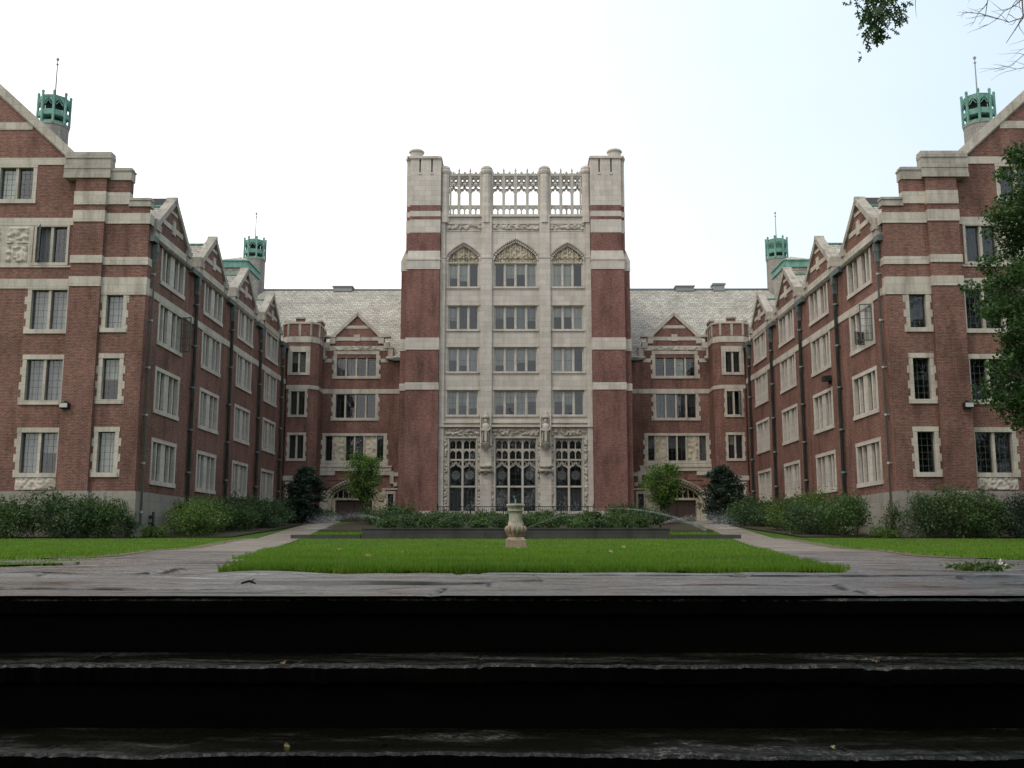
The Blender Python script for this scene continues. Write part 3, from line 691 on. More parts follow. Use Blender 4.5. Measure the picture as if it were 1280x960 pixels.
# ------------------------------------------------------------------ entrance blocks either side of the tower
def block(s, label):
    W = thing('entrance_block', label, 'building', (s * 13, 82, 1.7)); F = Fr(0, 82, s, 0, 0, -1); X = lambda x: s * x; c = 12.95
    wl = MB(); st = MB(); cop = MB(); hs = []
    for i, (z0, z1) in enumerate(((10.2, 12.14), (13.62, 15.42))):
        hs.append(hole(c - 1.6, c + 1.6, z0, z1, .24, .1 if i == 0 else .26, .22)); hd = .1 if i == 0 else .26
        window(F, W, c - 1.6, c + 1.6, z0, z1, 4, .24, hd, .22, mw=.13, quoin=.13, blinds=rb(4, 'mix'), lattice=(2, 4))
    L = [(10.62, 11.15), (11.25, 12.12), (12.25, 12.9), (13.0, 13.65), (13.78, 14.65), (14.75, 15.28)]
    hs.append(hole(10.62, 15.28, 6.75, 8.75, .26, .2, .24))
    window_at(F, W, 10.62, 15.28, 6.75, 8.75, L, .26, .2, .24, .12, 0, 'stone', rb(4, 'mix'), (2, 5), (), 'curtain', 'lead', .3, False, .025, panels=(1, 4))
    # portal storey
    hs.append((c - 2.05, c + 2.05, 1.4, 5.2)); hs.append(hole(9.75, 10.2, 2.7, 4.1, .16, .2, .2)); hs.append(hole(15.7, 16.15, 2.7, 4.1, .16, .2, .2))
    for a in (9.75, 15.7): window(F, W, a, a + .45, 2.7, 4.1, 1, .16, .2, .2, quoin=0, blinds=[0], lattice=(2, 4))
    F.wall(wl, 8.5, 18.4, .8, 15.1, hs, .5)
    ap = arcpts(c, 2.05, 3.75, 1.4, 10, .38); sp = MB()
    for (u0, z0), (u1, z1) in zip(ap[:-1], ap[1:]):
        sp.face([F.p(u0, -.05, z0), F.p(u1, -.05, z1), F.p(u1, -.05, 5.2), F.p(u0, -.05, 5.2)]); sp.face([F.p(u0, -.05, z0), F.p(u1, -.05, z1), F.p(u1, -.9, z1), F.p(u0, -.9, z0)])
    sp.build('arch_spandrel', 'brick', W)
    ar = MB(); F.bar(ar, arcpts(c, 2.08, 3.75, 1.42, 10, .38), .26, -.12, .14); F.bar(ar, arcpts(c, 2.26, 3.74, 1.55, 10, .38), .14, -.05, .2)
    F.bar(ar, arcpts(c, 1.8, 3.7, 1.2, 10, .38), .2, -.4, -.1)
    for q in (-1, 1):
        F.box(ar, c + q * 1.98 - .26, c + q * 1.98 + .26, -.8, .06, 1.4, 3.75); F.box(ar, c + q * 1.6 - .14, c + q * 1.6 + .14, -.85, -.25, 1.4, 3.7); F.box(ar, c + q * 2.2 - .2, c + q * 2.2 + .2, 0, .2, 3.55, 3.8)
    F.box(ar, c - 1.75, c + 1.75, -.9, -.4, 3.62, 3.8); 
    for k in range(-3, 4): F.bar(ar, [(c + k * .45, 3.8), (c + k * .42, 4.95 - abs(k) * .2)], .07, -.6, -.45)
    for k in (-2, 0, 2): F.bar(ar, arcpts(c + k * .45, .45, 4.1, .45, 5), .06, -.6, -.45)
    ar.build('portal_surround', 'portal', W)
    d = MB(); d.face([F.p(c - 2, -.62, 3.7), F.p(c + 2, -.62, 3.7), F.p(c + 2, -.62, 5.2), F.p(c - 2, -.62, 5.2)]); d.build('fanlight', 'glass', W)
    for q in (0, 1):
        a, b = (c - 1.46, c - .015) if q == 0 else (c + .015, c + 1.46); d = MB(); F.box(d, a, b, -.8, -.72, 1.5, 3.62)
        for z0, z1 in ((1.62, 2.2), (2.34, 3.48)):
            for k in range(3):
                w = (b - a - .2) / 3; F.box(d, a + .1 + k * w + .04, a + .1 + (k + 1) * w - .04, -.72, -.69, z0, z1)
        dr = d.build('door', 'door', W); h = MB(); e = b - .12 if q == 0 else a + .12; h.tube([F.p(e, -.68, 2.25), F.p(e, -.62, 2.3), F.p(e, -.62, 2.5), F.p(e, -.68, 2.55)], .02, 6); h.build('handle', 'iron', dr)
    for a, b in ((10.4, 10.68), (15.22, 15.5)): one(F, 'stone_block', 'stone', W, (a, b, -.1, .03, 2.4, 4.4))
    for a, b in ((14.98, 15.46), (10.42, 10.9)):
        relief(F, 'carved_panel', 'cream', W, min(a, b) - .1, max(a, b) + .1, 2.5, 4.2, .036, .1, .08, None, int(a * 7))
    for a, b in ((9.3, c - 2.25), (c + 2.25, 16.5)): one(F, 'belt_course', 'stone', W, (a, b, -.1, .05, 4.42, 4.56)); one(F, 'belt_course', 'stone', W, (a, b, -.1, .06, 2.1, 2.35))
    # stepped cornice over the portal
    for q in (-1, 1):
        F.box(st, min(c + q * 1.5, c + q * 3.2), max(c + q * 1.5, c + q * 3.2), -.1, .12, 5.58, 5.92); F.box(st, min(c + q * 3.2, c + q * 3.95), max(c + q * 3.2, c + q * 3.95), -.1, .08, 5.5, 5.8)
        F.box(st, min(c + q * 2.9, c + q * 3.2), max(c + q * 2.9, c + q * 3.2), -.1, .117, 4.9, 5.58); F.box(st, min(c + q * 3.2, c + q * 3.5), max(c + q * 3.2, c + q * 3.5), -.1, .11, 4.7, 5.0)
    F.box(st, c - 3.0, c + 3.0, -.1, .14, 5.92, 6.22); F.box(st, c - 3.06, c + 3.06, -.1, .2, 6.22, 6.34); F.box(st, c - 2.7, c + 2.7, -.1, .06, 6.34, 6.5)
    st.build('portal_cornice', 'stone', W); one(F, 'belt_course', 'stone', W, (8.5, 18.4, -.1, .045, 12.17, 12.55))
    # gable
    gw = MB(); F.poly(gw, [(c - 2.55, 15.102), (c + 2.55, 15.102), (c + 2.55, 16.3), (c + 1.85, 16.3), (c + 1.85, 16.9), (c, 18.65), (c - 1.85, 16.9), (c - 1.85, 16.3), (c - 2.55, 16.3)], -.5, -.002); gb = gw.build('gable', 'brick', W)
    one(F, 'belt_course', 'stone', gb, (c - 2.5, c + 2.5, -.2, .035, 15.72, 16.1)); one(F, 'stone_block', 'stone', W, (c - 2.6, c - 1.98, -.2, .035, 14.75, 15.05)); one(F, 'stone_block', 'stone', W, (c + 1.98, c + 2.6, -.2, .035, 14.75, 15.05))
    one(F, 'belt_course', 'stone', gb, (c - 1.8, c + 1.8, -.2, .035, 16.55, 16.85)); one(F, 'belt_course', 'stone', gb, (c - .95, c + .95, -.2, .035, 17.55, 17.8)); one(F, 'rosette_block', 'stone', gb, (c - .24, c + .24, -.2, .08, 16.5, 17.05))
    relief(F, 'carved_frieze', 'stone', gb, c - 1.85, c + 1.85, 15.74, 16.06, .04, .07, .04, None, 5)
    for q in (-1, 1):
        F.bar(cop, [(c + q * 2.0, 16.86), (c, 18.78)], .26, -.6, .12)
        a, b = c + q * 1.75, c + q * 2.2; F.box(cop, min(a, b), max(a, b), -.55, .1, 16.3, 16.82); a, b = c + q * 1.7, c + q * 2.72; F.box(cop, min(a, b), max(a, b), -.6, .14, 16.82, 16.95)
        a, b = c + q * 2.2, c + q * 2.65; F.box(cop, min(a, b), max(a, b), -.55, .1, 15.9, 16.4); a, b = c + q * 2.1, c + q * 3.0; F.box(cop, min(a, b), max(a, b), -.6, .13, 16.42, 16.55) if False else None
        a, b = c + q * 2.55, c + q * 2.95; F.box(cop, min(a, b), max(a, b), -.5, .1, 15.1, 15.9); F.box(cop, min(a, b) - .03, max(a, b) + .03, -.55, .14, 15.9, 16.02)
    F.poly(cop, [(c - .18, 18.7), (c + .18, 18.7), (c, 19.0)], -.6, .13); cop.build('coping', 'stone', gb)
    for k, u in ((0, 9.4), (1, 16.0)): pass
    one(F, 'gutter', 'pipe', W, (8.9, c - 2.98, 0, .3, 14.86, 15.12)); one(F, 'gutter', 'pipe', W, (c + 2.9, 16.0, 0, .3, 14.86, 15.12))
    downpipe(W, F, 15.95, 14.9, 1.9, .07)
    q = MB(); q.face([(X(8.5), 100, 0), (X(18.4), 100, 0), (X(18.4), 100, 15), (X(8.5), 100, 15)]); q.build('rear_wall', 'brick', W)
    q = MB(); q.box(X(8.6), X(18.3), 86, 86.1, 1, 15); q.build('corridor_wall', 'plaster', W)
    for z in (5.6, 9.4, 12.9): q = MB(); q.box(X(8.6), X(18.3), 82.9, 86, z - .1, z + .1); q.build('floor_slab', 'plaster', W)
    wl.build('wall', 'brick', W)
    rf = MB(); roofslab(rf, [(X(7.5), 81.75, 15.05), (X(c - 2.4), 81.75, 15.05), (X(c - 2.4), 91, 23.05), (X(7.5), 91, 23.05)]); roofslab(rf, [(X(c + 2.4), 81.75, 15.05), (X(29), 81.75, 15.05), (X(29), 91, 23.05), (X(c + 2.4), 91, 23.05)]); roofslab(rf, [(X(c - 2.4), 82.6, 15.785), (X(c + 2.4), 82.6, 15.785), (X(c + 2.4), 91, 23.05), (X(c - 2.4), 91, 23.05)]); roofslab(rf, [(X(7.5), 100.2, 15.05), (X(29), 100.2, 15.05), (X(29), 91, 23.05), (X(7.5), 91, 23.05)])
    for q in (-1, 1): roofslab(rf, [(X(c + q * 2.1), 82.35, 16.6), (X(c), 82.35, 18.55), (X(c), 86.0, 18.55), (X(c + q * 2.1), 83.7, 16.6)], .1)
    roof = rf.build('roof', 'slate', W); rd = MB(); rd.tube([(X(7.5), 91, 23.08), (X(29), 91, 23.08)], .11, 6); rd.build('ridge_cap', 'grey_pipe', roof)
    for a, b, h in ((-16.6, -14.9, .28),) if s < 0 else ((14.6, 16.2, .28), (18.0, 19.0, .5)):
        v = MB(); v.box(a, b, 90.7, 91.7, 22.9, 23.1 + h * .7); v.box(a - .1, b + .1, 90.6, 91.8, 23.1 + h * .7, 23.1 + h); v.build('roof_vent', 'grey_pipe', W)
    return W
# ------------------------------------------------------------------ central tower
def tower():
    T = thing('bell_tower' if False else 'central_tower', 'tall central tower, pale stone front between two brick piers, openwork stone parapet on top', 'tower', (0, 78, 2.0))
    F = Fr(0, 78, 1, 0, 0, -1); P = Fr(0, 77.4, 1, 0, 0, -1)
    # brick piers with stone bands
    for s in (-1, 1):
        br = MB(); st = MB(); low = []
        def bx(mb, a, b, y0, y1, z0, z1): mb.box(min(s * a, s * b), max(s * a, s * b), y0, y1, z0, z1)
        bx(br, 5.92, 8.45, 77.4, 88, 1.2, 21.3); bx(br, 8.45, 8.95, 78.0, 88, 1.2, 21.3)
        for z0, z1 in ((14.92, 15.86), (11.81, 12.37)): q = MB(); bx(q, 5.90, 8.49, 77.355, 87.9, z0, z1); bx(q, 8.49, 8.99, 77.95, 87.9, z0, z1); low.append(q)
        q = MB(); bx(q, 5.85, 8.52, 77.28, 88, 1.2, 2.6); low.append(q)
        # weathered set-off
        bx(st, 5.90, 8.49, 77.35, 88, 21.3, 22.03); bx(st, 5.86, 8.53, 77.30, 88, 22.03, 22.15)
        y = 77.36; st.prism([(s * 5.9, y, 22.15), (s * 8.49, y, 22.15), (s * 8.49, 88, 22.15), (s * 5.9, 88, 22.15)], [(s * 5.9, y + .12, 22.81), (s * 8.4, y + .12, 22.81), (s * 8.4, 87.9, 22.81), (s * 5.9, 87.9, 22.81)])
        st.prism([(s * 8.49, 77.95, 21.3), (s * 8.99, 77.95, 21.3), (s * 8.99, 88, 21.3), (s * 8.49, 88, 21.3)], [(s * 8.49, 77.95, 22.1), (s * 8.99, 77.95, 22.1), (s * 8.99, 88, 22.1), (s * 8.49, 88, 22.1)])
        st.prism([(s * 8.49, 77.95, 22.1), (s * 8.99, 77.95, 22.1), (s * 8.99, 88, 22.1), (s * 8.49, 88, 22.1)], [(s * 8.49, 78.0, 22.95), (s * 8.66, 78.0, 22.95), (s * 8.66, 88, 22.95), (s * 8.49, 88, 22.95)])
        def lv(mb, z0, z1, e=0.):
            bx(mb, 5.90, 8.3 + e, 77.5 - e, 86, z0, z1); bx(mb, 8.3 + e, 8.6 + e, 77.8 - e, 86, z0, z1)
        lv(br, 22.813, 24.29); lv(st, 24.29, 25.34, .02); lv(br, 25.34, 25.6); lv(st, 25.6, 26.05, .02); lv(br, 26.05, 26.51); 
        # top stone stage, with two narrow slits cut in the front
        bx(st, 5.90, 8.58, 77.95, 80.6, 26.51, 30.35)
        for a, b in ((5.90, 6.56), (6.68, 7.50), (7.62, 8.32)): bx(st, a, b, 77.48, 77.95, 26.51, 30.35)
        for a, b in ((6.56, 6.68), (7.50, 7.62)): bx(st, a, b, 77.48, 77.95, 26.51, 29.2); bx(st, a - .06, b + .06, 77.43, 77.48, 29.05, 29.2)
        bx(st, 8.32, 8.62, 77.8, 80.6, 26.51, 30.35)
        bx(st, 5.82, 8.42, 77.38, 80.7, 30.35, 30.48); bx(st, 8.42, 8.70, 77.72, 80.7, 30.35, 30.48); bx(st, 5.9, 8.6, 77.5, 80.6, 30.48, 30.6)
        st.lathe([(.52, 30.6), (.52, 31.1), (.62, 31.14), (.62, 31.24), (.5, 31.34), (.2, 31.4)], s * 7.92, 78.3, 12, 0, False)
        pb = br.build('brick_pier', 'brick_tower', T); st.build('pier_head', 'tstone', pb)
        for q in low: q.build('stone_band', 'tstone', pb)
    # stone front between the piers
    w = MB(); tr = MB(); mo = MB(); hs = []
    rows = [(9.95, 11.85), (13.32, 15.22), (16.65, 18.52), (20.05, 21.98)]
    BL = {9: 0}
    bays = [(-4.08, 1.2, 3), (0.0, 1.68, 4), (4.08, 1.2, 3)]
    for ri, (z0, z1) in enumerate(rows):
        for bi, (c, h, n) in enumerate(bays):
            top = z1
            if ri == 3: top = 24.3 if n == 4 else 23.95
            hs.append((c - h, c + h, z0, top))
            L = lights_split(c - h + .06, c + h - .06, n, .10)
            mb = MB()
            for (a, b), (d, e) in zip(L[:-1], L[1:]): F.box(mb, b, d, -.36, -.14, z0, z1)
            F.box(mb, c - h, c - h + .06, -.36, -.14, z0, z1); F.box(mb, c + h - .06, c + h, -.36, -.14, z0, z1)
            F.box(mb, c - h - .1, c + h + .1, -.36, .09, z0 - .16, z0); F.box(mb, c - h, c + h, -.36, -.1, z1 - .07, z1)
            o = mb.build('window', 'tstone', T)
            dk = {(3, 0): 2, (3, 1): 0, (3, 2): 2, (1, 2): 2, (0, 2): 2}.get((ri, bi), -1)
            bl = rb(n, 'tower'); 
            if dk >= 0: bl[dk] = .0
            if (ri, bi) == (0, 2): bl[1] = .55
            glaze(F, o, L, z0, z1 - .07, -.27, (2, 4) if ri < 1 else (1, 2), .05, bl, 'sash', (), hang=random.choice(['curtain', 'blind', 'blind']))
    gw = [(-4.05, 1.02, 2), (0.0, 1.55, 3), (4.05, 1.02, 2)]
    for c, h, n in gw: hs.append((c - h, c + h, 2.6, 8.13))
    F.wall(w, -5.93, 5.93, 1.2, 25.7, hs, .5)
    for c, h, n in bays: 
        for z0, z1 in rows[:3]: one(F, 'window_hood', 'tstone', T, (c - h - .12, c + h + .12, 0, .05, z1 + .02, z1 + .14))
    # arched heads of the top windows
    for c, h, n in bays:
        zs, rise, zt = (22.3, 1.38, 24.3) if n == 4 else (22.3, 1.08, 23.95)
        ap = arcpts(c, h, zs, rise, 12, .5)
        for (u0, z0), (u1, z1) in zip(ap[:-1], ap[1:]):
            w.face([F.p(u0, -.001, z0), F.p(u1, -.001, z1), F.p(u1, -.001, zt), F.p(u0, -.001, zt)]); w.face([F.p(u0, 0, z0), F.p(u1, 0, z1), F.p(u1, -.4, z1), F.p(u0, -.4, z0)])
        am = MB(); F.bar(am, arcpts(c, h + .1, zs - .1, rise + .12, 12, .5), .16, -.1, .05); F.bar(am, arcpts(c, h + .26, zs - .05, rise + .28, 12, .5), .10, -.05, .12); am.build('arch_moulding', 'tstone', T)
        mk = lambda U, Z, c=c, h=h, zs=zs, rise=rise: (Z < zs + rise * (.5 * (1 - np.clip(np.abs(U - c) / h, 0, 1)) + .5 * np.sqrt(np.clip(1 - ((U - c) / h) ** 2, 0, 1))) + .06).astype(float)
        relief(F, 'tympanum', 'cream', T, c - h, c + h, 21.99, zs + rise, -.26, .13, .05, mk, int(c + 9))
        k = n * 2
        for j in range(1, k):
            u = c - h + 2 * h * j / k; t = abs(u - c) / h; zz = zs + rise * (.5 * (1 - t) + .5 * math.sqrt(1 - t * t)) - .1
            F.box(tr, u - .035, u + .035, -.2, -.08, 21.98, zz)
        for j in range(k):
            u = c - h + 2 * h * (j + .5) / k; F.bar(tr, arcpts(u, h / k, 22.25, .22, 4), .05, -.2, -.08)
        F.box(tr, c - h, c + h, -.28, -.06, 21.98, 22.06)
    for c, h, n in bays:
        relief(F, 'carved_frieze', 'trac', T, c - h - .12, c + h + .12, 24.66, 25.1, .012, .13, .055, None, int(c + 20)); one(F, 'string_course', 'tstone', T, (c - h - .15, c + h + .15, 0, .08, 25.12, 25.26)); one(F, 'string_course', 'tstone', T, (c - h - .15, c + h + .15, 0, .04, 24.54, 24.63))
    # pilasters
    for u0, u1 in ((-5.9, -5.5), (-2.72, -1.84), (1.84, 2.72), (5.5, 5.9)):
        one(F, 'pilaster', 'tstone', T, (u0, u1, 0, .24, 9.12, 22.3), (u0 + .04, u1 - .04, 0, .18, 22.42, 25.7), (u0 - .03, u1 + .03, 0, .28, 22.3, 22.42), (u0, u1, 0, .2, 1.2, 8.98))
    for q in ((0, .30, 8.98, 9.12), (0, .16, 9.3, 9.42), (-.1, .16, 25.7, 25.84)): one(F, 'string_course', 'tstone', T, (-5.92, 5.92, *q))
    wl = w.build('wall', 'tstone', T)
    # great hall windows
    for gi, (c, h, n) in enumerate(gw):
        L = lights_split(c - h + .05, c + h - .05, n, .15); mb = MB(); D0, D1 = -.42, -.16
        F.box(mb, c - h - .14, c + h + .14, -.05, .1, 8.13, 8.24); F.box(mb, c - h - .12, c - h, -.3, .06, 2.6, 8.13); F.box(mb, c + h, c + h + .12, -.3, .06, 2.6, 8.13)
        F.box(mb, c - h, c - h + .05, D0, D1, 2.6, 8.13); F.box(mb, c + h - .05, c + h, D0, D1, 2.6, 8.13); F.box(mb, c - h, c + h, D0, .05, 2.4, 2.6)
        for (a, b), (d, e) in zip(L[:-1], L[1:]): F.box(mb, b, d, D0, D1 + .06, 2.6, 8.13)
        F.box(mb, c - h, c + h, D0, D1 + .04, 6.44, 6.56); F.box(mb, c - h, c + h, D0, D1 + .03, 4.40, 4.52); F.box(mb, c - h, c + h, D0, D1, 7.26, 7.35); F.box(mb, c - h, c + h, D0, D1, 8.03, 8.13)
        for a, b in L:
            m = (a + b) / 2; q = (b - a) / 4
            for z0, z1 in ((6.56, 7.26), (7.35, 8.03)):
                F.box(mb, m - .035, m + .035, D0, D1, z0, z1)
                for e in (m - q, m + q):
                    ap = arcpts(e, q - .02, z1 - .28, .24, 5)
                    for (u0, y0), (u1, y1) in zip(ap[:-1], ap[1:]): F.poly(mb, [(u0, y0), (u1, y1), (u1, z1), (u0, z1)], D0 + .05, D1)
            # ogee head: crossing curved bars under the transom
            for sg in (-1, 1):
                F.bar(mb, [(m + sg * q * 2, 5.86), (m + sg * q * 1.5, 5.98), (m + sg * q * .9, 6.02), (m + sg * q * .35, 6.14), (m, 6.3)], .07, D0, D1)
                F.bar(mb, [(m + sg * q * .1, 6.42), (m + sg * q * .6, 6.22), (m + sg * q * 1.4, 6.1), (m + sg * q * 1.95, 5.95)], .05, D0, D1 - .02)
                F.bar(mb, [(m + sg * q * 1.9, 6.42), (m + sg * q * 1.2, 6.3), (m + sg * q * .9, 6.05)], .05, D0, D1 - .02)
        o = mb.build('great_window', 'trac', T)
        bl = [random.choice([1, .55, 0]) for _ in L]; 
        if n == 3: bl[1] = 0
        for i, l in enumerate(L): glaze(F, o, [l], 4.52, 6.44, -.34, (2, 4), .05, [0.0], 'lead', ()); glaze(F, o, [l], 2.6, 4.40, -.34, (3, 5), .05, [1.0 if not (n == 3 and i == 1) else 0], 'lead', (), hang='shade'); glaze(F, o, [l], 6.56, 8.03, -.34, (4, 4), .03, [0.0], 'lead', ())
        # pale roundels set in the glass
        rd = MB()
        for i, (a, b) in enumerate(L):
            if n == 3 and i == 1: continue
            m = (a + b) / 2
            rd.face([F.p(m + .3 * math.cos(t) * (b - a) / .8, -.37, 5.35 + .34 * math.sin(t)) for t in [2 * math.pi * k / 16 for k in range(16)]])
            F.bar(rd, [(m + .3 * math.cos(t) * (b - a) / .8, 5.35 + .34 * math.sin(t)) for t in [2 * math.pi * k / 16 for k in range(17)]], .03, -.36, -.33, 1)
        rd.build('glass_roundel', ['curtain', 'lead'], o)
        relief(F, 'carved_frieze', 'trac', T, c - h - .28, c + h + .28, 8.36, 8.86, .012, .17, .055, None, gi + 40)
        for e0, e1 in ((c - h - .4, c - h - .15), (c + h + .15, c + h + .4)): relief(F, 'carved_jamb', 'trac', T, e0, e1, 2.6, 8.2, .012, .13, .05, None, gi + 60)
    # statues under the string course, with carved corbels below
    for c in (-2.28, 2.28):
        b = MB(); y = 78 - .46
        b.lathe([(.30, 7.75), (.34, 7.85), (.30, 8.0), (.27, 8.6), (.30, 8.95), (.24, 9.15), (.10, 9.25)], c, y, 12)
        b.lathe([(.06, 9.2), (.10, 9.28), (.14, 9.38), (.15, 9.48), (.11, 9.6), (.04, 9.66)], c, y, 10)
        b.lathe([(.24, 9.62), (.28, 9.72), (.2, 9.85), (.12, 10.1), (.03, 10.25)], c, y + .05, 8, 0, False)
        for q in (-1, 1):
            b.tube([(c + q * .25, y, 9.05), (c + q * .32, y - .1, 8.75), (c + q * .12, y - .3, 8.6)], [.1, .09, .06], 8); b.tube([(c + q * .13, y - .2, 8.5), (c + q * .16, y - .24, 7.8)], [.07, .1], 6)
            b.tube([(c + q * .38, y + .12, 7.5), (c + q * .38, y + .12, 9.7), (c + q * .38, y + .12, 9.95)], [.06, .06, .01], 6)
        b.lathe([(.04, 7.2), (.2, 7.4), (.3, 7.55), (.38, 7.7), (.38, 7.76)], c, y + .05, 8, 0, False)
        b.build('statue', 'trac', T)
        k = MB(); k.lathe([(.05, 5.35), (.2, 5.5), (.28, 5.75), (.34, 5.85), (.45, 5.92), (.45, 6.02), (.38, 6.05)], c, 77.72, 8, 0, False)
        for q in range(9): a = math.pi + math.pi * q / 8; k.lathe([(.0, 5.52), (.11, 5.6), (.12, 5.68), (.0, 5.78)], c + .36 * math.cos(a), 77.72 + .2 * math.sin(a), 6)
        for q in (-1, 1): F.bar(k, [(c + q * .2, 5.72), (c + q * .46, 5.78), (c + q * .55, 5.64), (c + q * .42, 5.56)], .1, .1, .3)
        k.build('corbel', 'trac', T)
    # openwork parapet
    d0, d1 = -.34, -.08; G = F
    for c, h, n in ((-4.05, 1.33, 3), (0.0, 1.88, 4), (4.05, 1.33, 3)):
        pa = MB()
        G.box(pa, c - h, c + h, d0 - .1, d1 + .08, 25.84, 25.95); G.box(pa, c - h, c + h, d0, d1, 26.58, 26.72); G.box(pa, c - h, c + h, d0, d1, 29.0, 29.12); G.box(pa, c - h - .02, c + h + .02, d0 - .06, d1 + .06, 29.12, 29.3)
        W = 2 * h / n
        for j in range(n + 1):
            u = c - h + W * j; G.box(pa, u - .11, u + .11, d0 - .04, d1 + .04, 25.84, 29.3)
            pa.lathe([(.11, 29.3), (.11, 29.4), (.05, 29.5), (.09, 29.6), (.015, 29.85)], u, 78.21, 6, 0, False)
            if j < n:
                m = u + W / 2; q = W / 2 - .085
                G.box(pa, m - .06, m + .06, d0, d1, 25.95, 26.58)
                for e in (m - q / 2 - .02, m + q / 2 + .02):
                    ap = arcpts(e, q / 2 - .03, 26.32, .2, 5)
                    for (u0, y0), (u1, y1) in zip(ap[:-1], ap[1:]): G.poly(pa, [(u0, y0), (u1, y1), (u1, 26.6), (u0, 26.6)], d0, d1)
                # cusped head with quatrefoil over
                for sg in (-1, 1):
                    G.bar(pa, [(m + sg * q, 27.82), (m + sg * q * .75, 28.02), (m + sg * q * .42, 27.98), (m + sg * q * .2, 28.12), (m, 28.3)], .13, d0, d1)
                    G.bar(pa, [(m, 28.28), (m + sg * q * .5, 28.42), (m + sg * q, 28.3)], .10, d0 + .03, d1 - .03)
                    G.bar(pa, [(m + sg * q, 28.5), (m + sg * q * .5, 28.58), (m + sg * q * .15, 28.45)], .09, d0 + .03, d1 - .03)
                    G.bar(pa, [(m + sg * q * .5 + q * .36 * math.cos(t), 28.78 + .17 * math.sin(t)) for t in [2 * math.pi * k / 10 for k in range(11)]], .095, d0 + .03, d1 - .03)
                G.box(pa, m - .035, m + .035, d0 + .03, d1 - .03, 28.3, 29.0)
                pa.lathe([(.07, 29.3), (.07, 29.36), (.1, 29.44), (.02, 29.58)], m, 78.21, 6, 0, False)
        for k in range(int(2 * h / .17)): G.box(pa, c - h + .05 + k * .17, c - h + .13 + k * .17, d0 + .02, d1 - .02, 29.3, 29.38)
        pa.build('openwork_parapet', 'trac', T)
    for c in (-2.3, 2.3, -5.62, 5.62):
        oc = MB()
        oc.lathe([(.44, 25.2), (.44, 25.84), (.38, 26.2), (.38, 26.7), (.36, 26.75), (.35, 29.25), (.42, 29.32), (.46, 29.5), (.42, 29.62), (.46, 29.7), (.38, 29.86), (.2, 29.95), (.0, 29.98)], c, 78.12, 8, 0, False, math.pi / 8)
        for q in (-1, 1): oc.lathe([(.07, 25.9), (.07, 29.25), (.12, 29.3), (.12, 29.45), (.03, 29.6)], c + q * .46, 78.14, 6, 0, False)
        oc.build('parapet_pier', 'tstone', T)
    tr.build('tympanum_tracery', 'cream', T)
    r = MB(); r.box(-6, 6, 78.3, 87, 25.2, 25.4); r.build('roof', 'slate', T)
    b = MB(); b.face([(-9, 88, 0), (9, 88, 0), (9, 88, 25.6), (-9, 88, 25.6)]); b.build('rear_wall', 'brick_tower', T)
    # blocked inner floors so that the upper windows look into rooms
    for z in (9.2, 12.6, 15.9, 19.3): fl = MB(); fl.box(-5.9, 5.9, 78.9, 87.9, z - .15, z + .15); fl.build('floor_slab', 'plaster', T)
    fl = MB(); fl.box(-5.9, 5.9, 81.4, 81.5, 1, 25); fl.build('corridor_wall', 'plaster', T)
tower()
wing(-1, 'left brick dormitory wing with stone bands and grey curtained front windows')
wing(1, 'right brick dormitory wing with stone bands, partly hidden by a dark tree')
turret(-1, 'battlemented brick stair turret in the corner between left wing and left entrance block')
turret(1, 'battlemented brick stair turret in the corner between right wing and right entrance block')
block(-1, 'gabled brick entrance block with slate roof standing left of the stone tower')
block(1, 'gabled brick entrance block with slate roof standing right of the stone tower')
# ------------------------------------------------------------------ ground
GK = [(-400, -1.3), (3.0, -1.3), (3.001, 0), (6, 0), (25, .05), (45, .38), (47, .36), (50, .5), (60, 1.0), (72, 1.7), (82, 1.8), (600, 1.8)]
def gz(y):
    return float(np.interp(y, [k[0] for k in GK], [k[1] for k in GK]))
def sheet(name, rows, mat, dz, kind='structure'):
    """rows: list of (y, x0, x1); a strip that follows the ground dz above it"""
    R2 = []
    for (ya, a0, a1), (yb, b0, b1) in zip(rows[:-1], rows[1:]):
        n = max(1, int((yb - ya) / 1.0))
        for k in range(n): t = k / n; R2.append((ya + (yb - ya) * t, a0 + (b0 - a0) * t, a1 + (b1 - a1) * t))
    R2.append(rows[-1]); mb = MB()
    for (ya, a0, a1), (yb, b0, b1) in zip(R2[:-1], R2[1:]):
        mb.face([(a0, ya, gz(ya) + dz), (a1, ya, gz(ya) + dz), (b1, yb, gz(yb) + dz), (b0, yb, gz(yb) + dz)])
    o = mb.build(name, mat); o['kind'] = kind; return o
sheet('ground', [(3.2, -300, 300), (6, -300, 300), (25, -300, 300), (45, -300, 300), (47, -300, 300), (50, -300, 300), (60, -300, 300), (72, -300, 300), (82, -300, 300), (500, -300, 300)], 'turf', -.02)
g = MB(); g.face([(-300, -300, -1.3), (300, -300, -1.3), (300, 3.2, -1.3), (-300, 3.2, -1.3)]); g.face([(-300, 3.2, -1.3), (300, 3.2, -1.3), (300, 3.2, -.02), (-300, 3.2, -.02)])
struct(g.build('lower_ground', 'soil'))
LE = [(5.3, 1.54), (6, 1.72), (9.4, 2.5), (23, 5.6), (35.5, 7.75), (45, 9.5)]      # half width of the middle lawn
SE = [(9.9, 4.25), (11.5, 4.5), (17, 6.1), (25, 7.7), (36.5, 10.0), (45, 11.6), (52, 12.6)]   # inner edge of the side lawns
le = lambda y: np.interp(y, [k[0] for k in LE], [k[1] for k in LE]); se = lambda y: np.interp(y, [k[0] for k in SE], [k[1] for k in SE])
